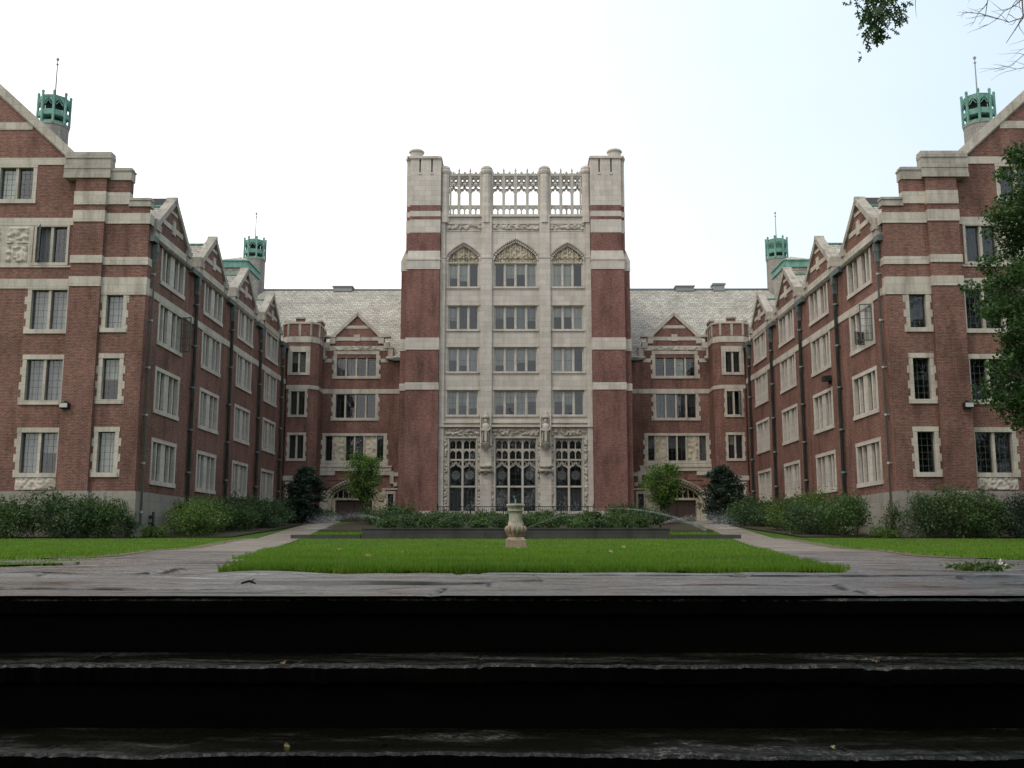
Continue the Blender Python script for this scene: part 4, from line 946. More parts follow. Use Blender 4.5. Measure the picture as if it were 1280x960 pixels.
for s in (-1, 1):
    ys = [8, 9.4, 11.5, 17, 23, 25, 35.5, 36.5, 45]
    rows = [(y, s * (float(le(y)) - .1), s * (float(se(max(y, 9.9))) + .05)) for y in ys] + [(60, s * 11.2, s * 13.2), (72, s * 12.2, s * 14.0), (81.5, s * 12.0, s * 14.2)]
    k = next(i for i, r in enumerate(rows) if r[0] == 17); sheet('path', rows[:k + 1], 'pave', .006); sheet('path', rows[k:], 'path', .006)
    rows = [(y, s * (float(se(y)) - .12), s * (float(se(y)) + .35)) for y in (9.95, 11.5, 17, 25, 36.5, 45)]
    sheet('dry_edge', rows, 'edge', .011)
# flagged terrace at the head of the steps: worn slabs with uneven edges
def terrace():
    nx, ny = 900, 230; xs = np.linspace(-13, 13, nx); ys = 3.08 + 7.1 * np.linspace(0, 1, ny) ** 1.35; Xg, Yg = np.meshgrid(xs, ys); sr = np.random.default_rng(31)
    rowy = [3.0, 3.62, 4.05, 4.62, 5.0, 5.7, 6.2, 6.95, 7.5, 8.3, 9.1, 10.4]; h = np.zeros_like(Xg); near = np.full_like(Xg, 9.)
    for a, b in zip(rowy[:-1], rowy[1:]):
        cuts = np.concatenate([[-14], np.cumsum(sr.uniform(.9, 2.3, 30)) - 14]); m = (Yg >= a) & (Yg < b)
        for c, d in zip(cuts[:-1], cuts[1:]):
            q = m & (Xg >= c) & (Xg < d); h[q] = sr.normal(.002, .0065) + (Xg[q] - (c + d) / 2) * sr.normal(0, .004) + (Yg[q] - (a + b) / 2) * sr.normal(0, .018)
            near[q] = np.minimum(np.minimum(Xg[q] - c, d - Xg[q]), np.minimum(Yg[q] - a, b - Yg[q]))
    wv = sum(sr.uniform(.0010, .0026) * np.sin(Xg * sr.normal(0, 5) + Yg * sr.uniform(5, 24) + 1.2 * np.sin(Xg * sr.uniform(.4, 3) + sr.uniform(0, 6)) + sr.uniform(0, 6)) for _ in range(16)); wv *= .35 + .65 * np.clip(.5 + np.sin(Xg * .8 + 1.3 * np.sin(Yg * 1.9)) * np.sin(Yg * 2.3 + Xg * .37), 0, 1); h += wv
    h -= .012 * np.clip(1 - near / .022, 0, 1); h += .006; jt = np.clip(1.25 - near / (.017 + .012 * np.sin(Xg * 2.7 + Yg * 5)), 0, 1)
    jx = np.cumsum(sr.normal(0, .0025, nx)); jx -= np.linspace(jx[0], jx[-1], nx); fall = np.clip(1 - np.arange(ny) / 14, 0, 1)[:, None]; Yg += np.clip(jx, -.02, .02)[None] * fall; h -= h * fall * .8
    V = np.stack([Xg, Yg, h], -1).reshape(-1, 3); a = np.arange(nx * ny).reshape(ny, nx)
    Q = np.stack([a[:-1, :-1], a[:-1, 1:], a[1:, 1:], a[1:, :-1]], -1).reshape(-1, 4)
    o = np_mesh('terrace', V, 4, Q, 'pave'); struct(o); at = o.data.attributes.new('joint', 'FLOAT', 'POINT'); at.data.foreach_set('value', np.ascontiguousarray(jt.ravel(), dtype=np.float32))
terrace()
# the steps
def steps():
    mb = MB(); xs = np.concatenate([np.linspace(-15, -2.8, 40)[:-1], np.linspace(-2.8, 2.8, 560), np.linspace(2.8, 15, 40)[1:]]); nx = len(xs); sr = np.random.default_rng(9)
    y = 3.08; z = -.004
    for k in range(8):
        sm = lambda a, k: np.convolve(np.pad(a, k, mode='edge'), np.ones(2 * k + 1) / (2 * k + 1), 'valid'); e = sm(sr.normal(0, .018, nx), 10) + sm(sr.normal(0, .004, nx), 2); dz = -np.abs(sm(sr.normal(0, .007, nx), 7)) - np.where(sm(sr.normal(0, 1, nx), 4) > .62, .004, 0) + sm(sr.normal(0, .02, nx), 40) - np.abs(sr.normal(0, .0008, nx))
        yb = y + .36; R_ = .16
        dz = dz - dz.mean() + .001
        if k == 0: dz = dz * .2 - .002; e *= .5
        prof = [(yb, 0), (y + .006, 0), (y, -.007), (y + .004, -.045), (y + .022, -.055), (y + .026, -R_ - .004)] if k else [(y + .006, -.001), (y, -.008), (y + .004, -.045), (y + .022, -.055), (y + .026, -R_ - .004)]
        i = len(mb.v); n = len(prof)
        for q in range(nx):
            for (py, pz) in prof: mb.v.append((xs[q], py + (e[q] if py < y + .02 else 0), z + pz + (dz[q] if pz > -.1 and py < y + .1 else 0)))
        for q in range(nx - 1):
            for r in range(n - 1):
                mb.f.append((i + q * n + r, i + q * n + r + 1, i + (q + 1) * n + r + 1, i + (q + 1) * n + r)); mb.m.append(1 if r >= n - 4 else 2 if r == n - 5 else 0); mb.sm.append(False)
        y -= .32; z -= .16
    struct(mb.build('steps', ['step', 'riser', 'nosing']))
steps()
# planting beds
def bed(name, x0, x1, pts):
    mb = MB(); nx = 40
    for (ya, za), (yb, zb) in zip(pts[:-1], pts[1:]):
        mb.face([(x0, ya, za), (x1, ya, za), (x1, yb, zb), (x0, yb, zb)])
    struct(mb.build(name, 'soil'))
bed('planting_bed', -6.8, 6.8, [(46.2, .72), (60, 1.3), (77.3, 2.1)])
for s in (-1, 1): bed('planting_bed', *sorted((s * 6.8, s * 10.8)), [(56, .86), (60, 1.15), (72, 1.74), (81.9, 1.9)])
for s in (-1, 1):
    bed('planting_bed', *sorted((s * 13.6, s * 18.1)), [(49.4, .50), (60, 1.04), (72, 1.75), (80, 1.9)]); bed('planting_bed', *sorted((s * 18.1, s * 34)), [(47.2, .37), (49.9, .5)])
# low retaining wall behind the lawn with lower kerbs at its ends
w = MB(); w.box(-6.8, 6.8, 45.7, 46.2, .2, .80); w.box(-6.84, 6.84, 45.66, 46.24, .80, .86)
tag(w.build('retaining_wall', 'wall'), 'long low wet grey stone wall along the back edge of the lawn', 'wall')
for s in (-1, 1):
    k = MB(); k.box(*sorted((s * 6.85, s * 9.9)), 45.5, 45.85, .2, .56)
    tag(k.build('stone_kerb', 'wall'), ('left' if s < 0 else 'right') + ' end kerb, a short low dark stone block between lawn and curved path', 'kerb')

# ------------------------------------------------------------------ grass
def blades(name, xy, hmin, hmax, wid, lean=.5):
    n = len(xy); x, y = xy[:, 0], xy[:, 1]; z = np.interp(y, [k[0] for k in GK], [k[1] for k in GK]) - .02
    h = rng.uniform(hmin, hmax, n); a = rng.uniform(0, 2 * np.pi, n); b = rng.uniform(0, 2 * np.pi, n); l = rng.uniform(.1, lean, n) * h; w = wid * rng.uniform(.7, 1.3, n)
    dx, dy = np.cos(a) * w / 2, np.sin(a) * w / 2; lx, ly = np.cos(b) * l, np.sin(b) * l
    V = np.empty((n, 5, 3))
    V[:, 0] = np.stack([x - dx, y - dy, z], -1); V[:, 1] = np.stack([x + dx, y + dy, z], -1)
    V[:, 2] = np.stack([x + dx * .8 + lx * .4, y + dy * .8 + ly * .4, z + h * .6], -1); V[:, 3] = np.stack([x - dx * .8 + lx * .4, y - dy * .8 + ly * .4, z + h * .6], -1)
    V[:, 4] = np.stack([x + lx, y + ly, z + h], -1)
    i = np.arange(n)[:, None] * 5; T = np.concatenate([i + np.array([[0, 1, 2]]), i + np.array([[0, 2, 3]]), i + np.array([[3, 2, 4]])])
    o = np_mesh(name, V.reshape(-1, 3), 3, T, 'grass'); o['kind'] = 'stuff'; return o
def scatter(n, ya, yb, xa, xb, p=1.6):
    """density falling with distance"""
    u = rng.uniform(0, 1, n); y = (ya ** (1 - p) + u * (yb ** (1 - p) - ya ** (1 - p))) ** (1 / (1 - p)); a, b = xa(y), xb(y)
    return np.stack([a + (b - a) * rng.uniform(0, 1, n), y], -1)
wob = lambda y: .05 * np.sin(y * 3.1) + .03 * np.sin(y * 11.)
mid = [scatter(95000, 5.32, 12, lambda y: -le(y) + .1 * np.clip((9 - y) / 3.7, 0, 1) + wob(y), lambda y: le(y) + .12 * np.clip((9 - y) / 3.7, 0, 1) + wob(y + 3)), scatter(60000, 12, 45.3, lambda y: -le(y), lambda y: le(y), 1.2)]
fr = scatter(15000, 5.26, 5.5, lambda y: -1.44 + 0 * y, lambda y: 1.66 + 0 * y); fr[:, 1] += .04 * np.sin(fr[:, 0] * 9) + .025 * np.sin(fr[:, 0] * 31) - .07 * rng.uniform(0, 1, len(fr)) ** 4
mid = np.concatenate(mid + [fr])
near = mid[:, 1] < 12
blades('lawn_grass', mid[near], .035, .078, .006); 
blades('lawn_grass', mid[~near], .035, .062, .014)
for s in (-1, 1):
    q = scatter(70000, 9.95, 50, lambda y: se(y) + .06 * np.sin(y * 4), lambda y: se(y) + 6 + y * .22, 1.35); q[:, 0] *= s
    keep = ~((np.abs(q[:, 0]) > 13.6) & (q[:, 1] > 49)) & ~((np.abs(q[:, 0]) > 18) & (q[:, 1] > 47.2)); blades('lawn_grass', q[keep], .035, .065, .013)
q = scatter(9000, 6.4, 8.6, lambda y: -6.5 + 0 * y, lambda y: -3.2 - .25 * np.abs(y - 7.4) + .05 * np.sin(y * 9)); blades('lawn_grass', q + 0, .03, .06, .008)
for s in (-1, 1):
    q = scatter(9000, 45.9, 58, lambda y: 6.9 + 0 * y, lambda y: 9.7 + (y - 46) * .11, 1.0001); q[:, 0] *= s; blades('lawn_grass', q, .05, .1, .02)
sheet('lawn_patch', [(6.4, -7, -3.5), (7.4, -7, -3.25), (8.6, -7, -3.6)], 'turf', .012)
# the turf shoulder that lifts each lawn above the paving
for nm, pts in (('lawn_shoulder', 0),):
    mb = MB()
    for (ya, yb) in zip(np.arange(5.3, 12, .5), np.arange(5.8, 12.5, .5)):
        a, b = float(le(ya)), float(le(yb)); k = .1 * max(0., (9 - ya) / 3.7); mb.face([(k - a, ya, gz(ya) + .016), (a + k, ya, gz(ya) + .016), (b, yb, gz(yb) + .016), (-b, yb, gz(yb) + .016)])
    struct(mb.build('lawn_shoulder', 'turf'))

# ------------------------------------------------------------------ foliage
def leafquads(P, size, flat=0., g=rng, asp=.55, out=None):
    """leaf-shaped faces (4-corner lozenges, folded slightly) at points P"""
    n = len(P); v = g.normal(0, 1, (n, 3)); 
    if out is not None: v = v * .8 + out * .6
    v[:, 2] += flat * .2; v[:, 2] *= (1 - flat * .7); v /= np.linalg.norm(v, axis=1)[:, None]
    w = g.normal(0, 1, (n, 3)); w -= (w * v).sum(1)[:, None] * v; w /= np.linalg.norm(w, axis=1)[:, None]
    L = size * g.uniform(.6, 1.3, n)[:, None]; W = L * asp * g.uniform(.8, 1.2, n)[:, None] * .5
    nrm = np.cross(v, w)
    a = P - v * L * .5; c = P + v * L * .5; b = P + w * W + nrm * L * .08 - v * L * .05; d = P - w * W + nrm * L * .08 - v * L * .05
    V = np.stack([a, b, c, d], 1).reshape(-1, 3); return V, np.arange(4 * n).reshape(n, 4)
def clump(c, r, n, g, shell=.55):
    """points in an uneven ellipsoid, denser towards the outside; returns points and outward directions"""
    d = g.normal(0, 1, (n, 3)); d /= np.linalg.norm(d, axis=1)[:, None]
    rad = shell + (1 - shell) * g.uniform(0, 1, n) ** .6; rad *= np.where(g.uniform(0, 1, n) < .2, g.uniform(.2, 1, n), 1)
    rad *= 1 + .16 * np.sin(d[:, 0] * 5 + d[:, 2] * 4 + c[0]) + .10 * np.sin(d[:, 1] * 9 + d[:, 2] * 7 + c[1])
    return np.array(c) + d * rad[:, None] * np.array(r), d
SH = [0]
def shrub(x, y, r, h, mat, label, n=2600, leaf=.11, group=None, cat='shrub', shoots=14, base=None):
    SH[0] += 1; g = np.random.default_rng(100 + SH[0]); z = gz(y) if base is None else base
    if base is None and y > 40: r *= 1.28; h *= 1.22 if y > 50 else 1.06; n = int(n * 1.5)
    T = thing('shrub', label, cat, (x, y, z), group)
    P = []; D = []
    p, d = clump((x, y, z + h * .42), (r * .85, r * .8, h * .48), int(n * .45), g); P.append(p); D.append(d)
    k = 7
    for i in range(k):
        a = g.uniform(0, 2 * np.pi); q = g.uniform(.3, .75); rr = r * g.uniform(.32, .55)
        c = (x + math.cos(a) * r * q, y + math.sin(a) * r * q * .8, z + h * g.uniform(.3, .8)); p, d = clump(c, (rr, rr, rr * .9), int(n * .5 / k), g, .4); P.append(p); D.append(d)
    mb = MB()
    for i in range(shoots):
        a = g.uniform(0, 2 * np.pi); q = r * g.uniform(.1, .8); b = np.array((x + math.cos(a) * q * .4, y + math.sin(a) * q * .4, z + h * .3)); t = np.array((x + math.cos(a) * q * 1.15, y + math.sin(a) * q, z + h * g.uniform(.85, 1.12)))
        m = 14; f = g.uniform(.35, 1, m)[:, None]; pp = b + (t - b) * f + g.normal(0, .05, (m, 3)); P.append(pp); D.append(np.tile((0, 0, 1.), (m, 1)))
        mb.tube([(x + math.cos(a) * .1, y + math.sin(a) * .1, z - .02), tuple(b), tuple(t)], [.02, .014, .005], 4)
    mb.build('stem', 'bark', T)
    P = np.concatenate(P); D = np.concatenate(D); P[:, 2] = np.maximum(P[:, 2], z + .03)
    V, Q = leafquads(P, leaf, 0, g, .55, D); np_mesh('foliage', V, 4, Q, mat, T)
    return T
def yew(x, y, r, h, label):
    SH[0] += 1; g = np.random.default_rng(300 + SH[0]); z = gz(y) + .1
    T = thing('evergreen_tree', label, 'tree', (x, y, z)); mb = MB(); mb.tube([(x, y, z - .1), (x, y, z + h * .55), (x + .05, y, z + h * .92)], [.11, .07, .02], 8); P = []
    for i in range(170):
        t = g.uniform(.0, 1) ** .9; a = g.uniform(0, 2 * np.pi); rr = r * max(.12, 1.05 - abs(t - .42) ** 2.2 * 2.6) * g.uniform(.6, 1.1); zz = z + h * (.04 + .92 * t)
        e = np.array((x + math.cos(a) * rr, y + math.sin(a) * rr, zz + g.uniform(-.18, .12))); b = np.array((x, y, zz - .12)); m = 110
        f = g.uniform(.15, 1, m)[:, None] ** .7; P.append(b + (e - b) * f + g.normal(0, 1, (m, 3)) * np.array((.2, .2, .12)) * (1.2 - f * .7))
        if i % 4 == 0: mb.tube([tuple(b), tuple(e)], [.02, .006], 4)
    mb.build('trunk', 'bark', T); V, Q = leafquads(np.concatenate(P), .15, .7, g, .45); np_mesh('crown', V, 4, Q, 'leafC', T); return T
def young(x, y, h, r, label, lean=0.):
    SH[0] += 1; g = np.random.default_rng(500 + SH[0]); z = gz(y) + .1
    T = thing('young_tree', label, 'tree', (x, y, z)); mb = MB(); P = []
    for q in range(5):
        a = 2 * math.pi * q / 5 + .4; top = np.array((x + math.cos(a) * r * .38 + lean, y + math.sin(a) * r * .38, z + h * (.8 + .18 * (q % 2))))
        mb.tube([(x + .05 * math.cos(a), y + .05 * math.sin(a), z - .1), (x + math.cos(a) * .16, y + math.sin(a) * .16, z + h * .25), (x + math.cos(a) * r * .3 + lean * .5, y + math.sin(a) * r * .3, z + h * .5), tuple(top)], [.06, .045, .03, .008], 6)
        for i in range(22):
            t = g.uniform(.12, 1); b = np.array((x + math.cos(a) * r * .3 * t + lean * t, y + math.sin(a) * r * .3 * t, z + h * (.22 + .68 * t))); aa = a + g.normal(0, 1.0); wd = r * (1.0 - abs(t - .6) * 1.0) * g.uniform(.45, 1.05)
            e = b + np.array((math.cos(aa) * wd, math.sin(aa) * wd, g.uniform(-.1, .35))); m = 62; f = g.uniform(.15, 1.02, m)[:, None]
            P.append(b + (e - b) * f + g.normal(0, 1, (m, 3)) * np.array((.15, .15, .11))); mb.tube([tuple(b), tuple(e)], [.014, .004], 4)
    mb.build('trunk', 'bark', T); V, Q = leafquads(np.concatenate(P), .125, .4, g, .6); np_mesh('crown', V, 4, Q, 'leafD', T); return T

G1 = 'shrubs in the bed below the tower'
# left of the left wing corner
shrub(-24.0, 48.3, 1.5, 1.75, 'leafA', 'broad green shrub at the left edge of the photo against the left wing', 5200, .12)
shrub(-21.0, 48.4, 1.35, 1.9, 'leafF', 'rounded blue-green shrub below the single windows of the left wing', 5200, .12)
shrub(-19.3, 48.6, .95, 1.8, 'leafA', 'green shrub just left of the corner of the left wing', 3400, .11)
shrub(-18.35, 48.9, .42, 1.1, 'leafF', 'small narrow shrub at the very corner of the left wing', 900, .09)
shrub(-17.3, 49.4, .55, .5, 'leafB', 'tiny yellow-green shrub at the left end of the courtyard bed', 900, .09)
shrub(-16.0, 51.0, 1.35, 1.35, 'leafB', 'feathery yellow-green shrub by the first drainpipe of the left wing', 4600, .11)
shrub(-16.5, 54.0, 1.4, 1.7, 'leafB', 'tall light green shrub under the first bay of the left wing', 4200, .12)
shrub(-15.6, 57.0, 1.2, 1.35, 'leafA', 'mid green shrub under the second bay of the left wing', 3200, .12)
shrub(-16.2, 60.5, 1.5, 1.65, 'leafF', 'blue-green shrub between second and third bay of the left wing', 3200, .13)
shrub(-15.2, 64.0, 1.35, 1.25, 'leafF', 'low blue-green shrub under the third bay of the left wing', 2800, .13)
shrub(-16.0, 68.0, 1.5, 1.3, 'leafA', 'green shrub under the fourth bay of the left wing', 2600, .14)
shrub(-14.6, 61.0, .8, .75, 'leafF', 'low shrub spilling to the left path edge', 1500, .11)
shrub(-12.9, 69.5, .7, .8, 'leafF', 'low shrub at the foot of the left dark evergreen', 1200, .12)
# right
shrub(23.9, 48.3, 1.6, 2.0, 'leafC', 'large very dark shrub at the right edge under the dark tree', 6500, .12)
shrub(21.3, 48.4, 1.45, 2.2, 'leafA', 'tall dark green shrub under the small windows of the right wing', 6200, .12)
shrub(19.3, 48.7, 1.0, 2.05, 'leafF', 'blue-green shrub just right of the corner of the right wing', 3800, .11)
shrub(17.9, 49.2, .5, 1.55, 'leafA', 'thin see-through shrub at the corner of the right wing', 500, .10)
shrub(17.5, 49.0, .7, .45, 'leafB', 'tiny low yellow-green shrub at the corner of the right wing', 1000, .09)
shrub(16.0, 50.6, 1.15, 1.75, 'leafA', 'round dark green shrub at the near end of the right courtyard bed', 4600, .11)
shrub(14.9, 52.4, 1.3, 1.35, 'leafF', 'mid green shrub in front of the first bay of the right wing', 3800, .11)
shrub(16.5, 55.0, 1.4, 1.8, 'leafB', 'light green shrub under the first bay of the right wing', 3800, .12)
shrub(15.2, 57.4, 1.3, 1.5, 'leafB', 'yellow-green shrub under the second bay of the right wing', 3200, .12)
shrub(16.2, 61.0, 1.5, 1.55, 'leafA', 'mid green shrub between second and third bay of the right wing', 3000, .13)
shrub(14.8, 63.5, 1.35, 1.15, 'leafF', 'low blue-green shrub under the third bay of the right wing', 2600, .13)
shrub(16.0, 68.0, 1.5, 1.3, 'leafA', 'green shrub under the fourth bay of the right wing', 2600, .14)
shrub(14.2, 66.5, .9, .85, 'leafF', 'low shrub spilling to the right path edge', 1500, .12)
# middle bed
zb = lambda y: float(np.interp(y, [46.2, 60, 77.3], [.72, 1.3, 2.1]))
xs = [-6.0, -4.6, -3.2, -1.9, -.6, .8, 2.2, 3.5, 4.9, 6.1]
for i, x in enumerate([-6.1, -5.2, -4.1, -3.0, -1.8, -.7, .5, 1.6, 2.8, 3.9, 5.0, 6.0]):
    y = 48.6 + .7 * math.sin(i * 2.9)
    shrub(x, y, .6, .5 + .15 * math.sin(i * 1.3), random.choice(['leafA', 'leafF', 'leafA']), 'low green shrub in the bed behind the retaining wall', 1100, .09, G1, shoots=26, base=zb(y))
for i, x in enumerate(xs):
    y = 54 + 3.5 * math.sin(i * 2.3)
    shrub(x, y, .85, .52 + .1 * math.sin(i * 1.7), random.choice(['leafA', 'leafF']), 'low green shrub in the bed behind the retaining wall', 1900, .115, G1, shoots=22, base=zb(y))
for i, x in enumerate([-6.6, -5.0, -3.4, -1.7, 0, 1.7, 3.4, 5.0, 6.6]):
    y = 67 + 2 * math.sin(i * 1.9)
    shrub(x, y, .95, .42 + .1 * math.sin(i * 2.9), random.choice(['leafA', 'leafF']), 'low green shrub in the bed behind the retaining wall', 1700, .14, G1, shoots=22, base=zb(y))
for s in (-1, 1):
    shrub(s * 8.2, 64, 1.2, .8, 'leafF', ('left' if s < 0 else 'right') + ' spreading shrub beside the young tree, at the end of the middle bed', 2600, .13)
    shrub(s * 7.6, 70, 1.3, .85, 'leafA', ('left' if s < 0 else 'right') + ' taller shrub in front of the brick pier and entrance window', 2400, .14)
yew(-13.95, 68.5, 1.5, 3.7, 'dark layered evergreen tree by the corner turret on the left'); yew(13.75, 68.5, 1.6, 3.75, 'dark layered evergreen tree by the corner turret on the right')
young(-9.85, 66.5, 4.75, 1.35, 'light green young tree in front of the left entrance arch'); young(9.55, 65.5, 4.1, 1.45, 'light green young tree in front of the right entrance arch', -.25)

# ------------------------------------------------------------------ big trees near the camera
OAK = [(0, 0), (.06, .05), (.05, .2), (.2, .22), (.3, .34), (.22, .4), (.1, .36), (.09, .48), (.22, .55), (.27, .68), (.16, .68), (.08, .62), (.09, .76), (.14, .86), (.05, .88), (0, 1.0)]
OAK = OAK + [(-a, b) for a, b in OAK[-2:0:-1]]
def oak_leaves(mb, c, d, size, g):
    """one lobed leaf hanging from c along d"""
    d = np.array(d) / np.linalg.norm(d); w = g.normal(0, 1, 3); w -= w.dot(d) * d; w /= np.linalg.norm(w); n = np.cross(d, w)
    mb.face([tuple(np.array(c) + d * b * size + w * a * size + n * (abs(a) * .35 - b * b * .12) * size) for a, b in OAK])
def bigtree(name, label, x, y, z0, limbs, clumps, leaf, mat, trunk_r=.35, top=8., per=520, seed=1):
    g = np.random.default_rng(seed); T = thing(name, label, 'tree', (x, y, z0)); mb = MB()
    mb.tube([(x, y, z0 - .2), (x + .05, y, z0 + .6), (x, y + .1, z0 + top * .5), (x + .1, y, z0 + top)], [trunk_r * 1.35, trunk_r, trunk_r * .75, trunk_r * .35], 10)
    P = []; D = []
    for c, r in clumps:
        b = np.array((x, y, z0 + min(top, max(1.5, (c[2] - z0) * .72)))); c = np.array(c); m = b + (c - b) * .55 + g.normal(0, .25, 3)
        mb.tube([tuple(b), tuple(m), tuple(c)], [.09, .055, .018], 6)
        for q in range(7):
            e = c + g.normal(0, 1, 3) * r * .5; mb.tube([tuple(m + (c - m) * .6), tuple(e)], [.02, .006], 4)
            p, d = clump(e, (r * .5, r * .5, r * .36), int(per * r * r / 7), g, .3); P.append(p); D.append(d)
    mb.build('trunk', 'bark', T); V, Q = leafquads(np.concatenate(P), leaf, .35, g, .62); np_mesh('crown', V, 4, Q, mat, T); return T
# dark tree that fills the right edge; its trunk stands just outside the frame
cl = []
for u, v, r in ((1272, 200, 1.0), (1262, 232, .9), (1290, 250, 1.3), (1268, 285, 1.1), (1246, 318, 1.05), (1285, 330, 1.4), (1240, 360, .95), (1262, 375, 1.2), (1225, 378, .6), (1290, 410, 1.5), (1250, 412, .95), (1236, 440, .6), (1275, 455, 1.1), (1228, 462, .4), (1265, 490, .8), (1292, 500, 1.2), (1284, 540, .7), (1245, 470, .6)):
    y = 36 + 2.2 * math.sin(u * 3.7 + v); yv = (480 - v) / 1280; dd = .98795 - yv * .15437
    cl.append((((u - 644.5) / 1280 / dd * y + (.45 if v < 330 else .5), y, (.15437 + yv * .98795) / dd * y + .152), r * (1.0 if v < 300 else 1.0)))
for k in range(22): a = k * 2.4; cl.append(((22.5 + 3.2 * math.cos(a), 36 + 3.6 * math.sin(a), 5.5 + (k % 9) * .8), 1.7))
bigtree('shade_tree', 'dark leafy tree reaching into the right edge of the photo before the right wing', 22.0, 36.5, .25, 0, cl, .15, 'leafG', .32, 11., 1250, 3)

def branch_tree():
    """oak beside the steps; its outer twigs and one leaf spray hang into the top right of the picture"""
    g = np.random.default_rng(21); x, y, z0 = 10.5, 9.5, -.02
    T = thing('oak_tree', 'overhanging oak whose leaf spray and bare twigs dip into the top right corner', 'tree', (x, y, z0)); mb = MB()
    mb.tube([(x, y, z0 - .2), (x, y, z0 + .7), (x - .1, y, z0 + 4), (x - .3, y + .2, z0 + 8.5), (x, y, z0 + 12)], [.5, .36, .3, .22, .1], 12)
    def tw(pts, r0, r1, m='bark'):
        n = len(pts); mb.tube(pts, [r0 + (r1 - r0) * k / (n - 1) for k in range(n)], 6)
    tw([(x - .2, y, 7.6), (8.2, 10.6, 8.4), (6.2, 11, 8.3), (4.7, 11, 7.7), (4.25, 11, 6.9), (4.18, 11, 6.4)], .13, .012)
    tw([(x - .2, y, 6.6), (8.6, 10.2, 7.4), (7.2, 10.8, 7.4), (6.4, 11, 7.0), (5.9, 11, 6.6)], .09, .012)
    def spread(p, d, L, r, depth):
        d = np.array(d, float); d /= np.linalg.norm(d); pts = [np.array(p, float)]
        for k in range(5): d = d + g.normal(0, .2, 3) * np.array((1, .5, 1)); d /= np.linalg.norm(d); pts.append(pts[-1] + d * L / 5)
        mb.tube([tuple(q) for q in pts], [r * (1 - .15 * k) for k in range(6)], 5)
        if depth:
            for k in (1, 2, 3, 4):
                dd = d + g.normal(0, .9, 3) * np.array((1, .4, .8)); spread(pts[k], dd, L * .45, r * .55, depth - 1)
    spread((5.6, 11, 6.75), (-.6, 0, -.6), .75, .010, 2); spread((5.1, 11, 6.6), (-.75, 0, -.35), .6, .008, 1); spread((5.95, 11, 6.8), (-.08, 0, -1), 1.2, .012, 2); spread((5.75, 11, 6.7), (-.1, 0, -1), .6, .009, 2); spread((6.1, 11.2, 6.6), (-.1, 0, -1), 1.5, .010, 2)
    lf = MB()
    for k in range(240):
        t = g.uniform(0, 1); wd = .145 * (1 - t * .6); c = np.array((4.17 + g.normal(0, wd) - .03 * t, 11 + g.normal(0, .14), 6.62 - t * .72)); d = np.array((g.normal(0, .6), g.normal(0, .5), -1 + g.uniform(-.2, .6))); oak_leaves(lf, c, d, g.uniform(.09, .15), g)
    for k in range(26): c = np.array((4.40 + g.normal(0, .05), 11 + g.normal(0, .08), 6.32 - g.uniform(0, .22))); oak_leaves(lf, c, (g.normal(.5, .4), g.normal(0, .4), -1), g.uniform(.08, .12), g)
    tw([(4.2, 11, 6.7), (4.35, 11, 6.45), (4.45, 11, 6.15)], .006, .003)
    tw([(4.22, 11, 6.7), (4.14, 11, 6.2), (4.12, 11, 5.9)], .008, .003)
    mb.build('trunk', 'bark_light', T); lf.build('foliage', 'leafE', T)
    P = []
    for k in range(46):
        a = g.uniform(0, 2 * np.pi); rr = g.uniform(1, 4.6); c = (x + 2.4 + rr * math.cos(a), y - 4 + rr * math.sin(a), 8.5 + g.uniform(0, 6)); p, d = clump(c, (1.2, 1.2, .8), 170, g, .3); P.append(p)
    V, Q = leafquads(np.concatenate(P), .2, .3, g, .6); np_mesh('crown', V, 4, Q, 'leafE', T)
branch_tree()
# unseen trees added behind the photographer to shade the steps and lower walls
def rear(x, y, h, r, seed, label):
    g = np.random.default_rng(seed); cl = [((x + g.normal(0, r * .5), y + g.normal(0, r * .45), -1.3 + h * g.uniform(.12, 1.0)), 2.2) for _ in range(60)]
    bigtree('oak_tree', label, x, y, -1.3, 0, cl, .34, 'leafE', .4, h * .7, 75, seed)
rear(-9, -6, 20, 6.2, 41, 'unseen oak added behind the photographer to shade the left of the steps'); rear(0.5, -9, 21, 6.4, 42, 'unseen oak added behind the photographer to shade the middle of the steps'); rear(9.5, -6.5, 20, 6.2, 43, 'unseen oak added behind the photographer to shade the right of the steps')
rear(-21, -7, 20, 6.5, 44, 'unseen oak added for shade farther left behind the photographer'); rear(21, -8, 20, 6.5, 45, 'unseen oak added for shade farther right behind the photographer'); rear(34, -3, 27, 7, 46, 'very tall unseen oak added behind the photographer to darken the right wing'); rear(47, -1, 27, 7.5, 47, 'very tall unseen oak added at the far right to darken the right wing')
for i, x in enumerate((-12, -8, -4, 0, 4, 8, 12)): 
    shrub(x, -5.6, 2.6, 3.4, 'leafC', 'unseen dark shrub added behind the photographer to keep light off the steps', 2600, .3, 'shade screen shrubs added behind the photographer', base=-1.3)  # unseen screen added to block sky light from the risers

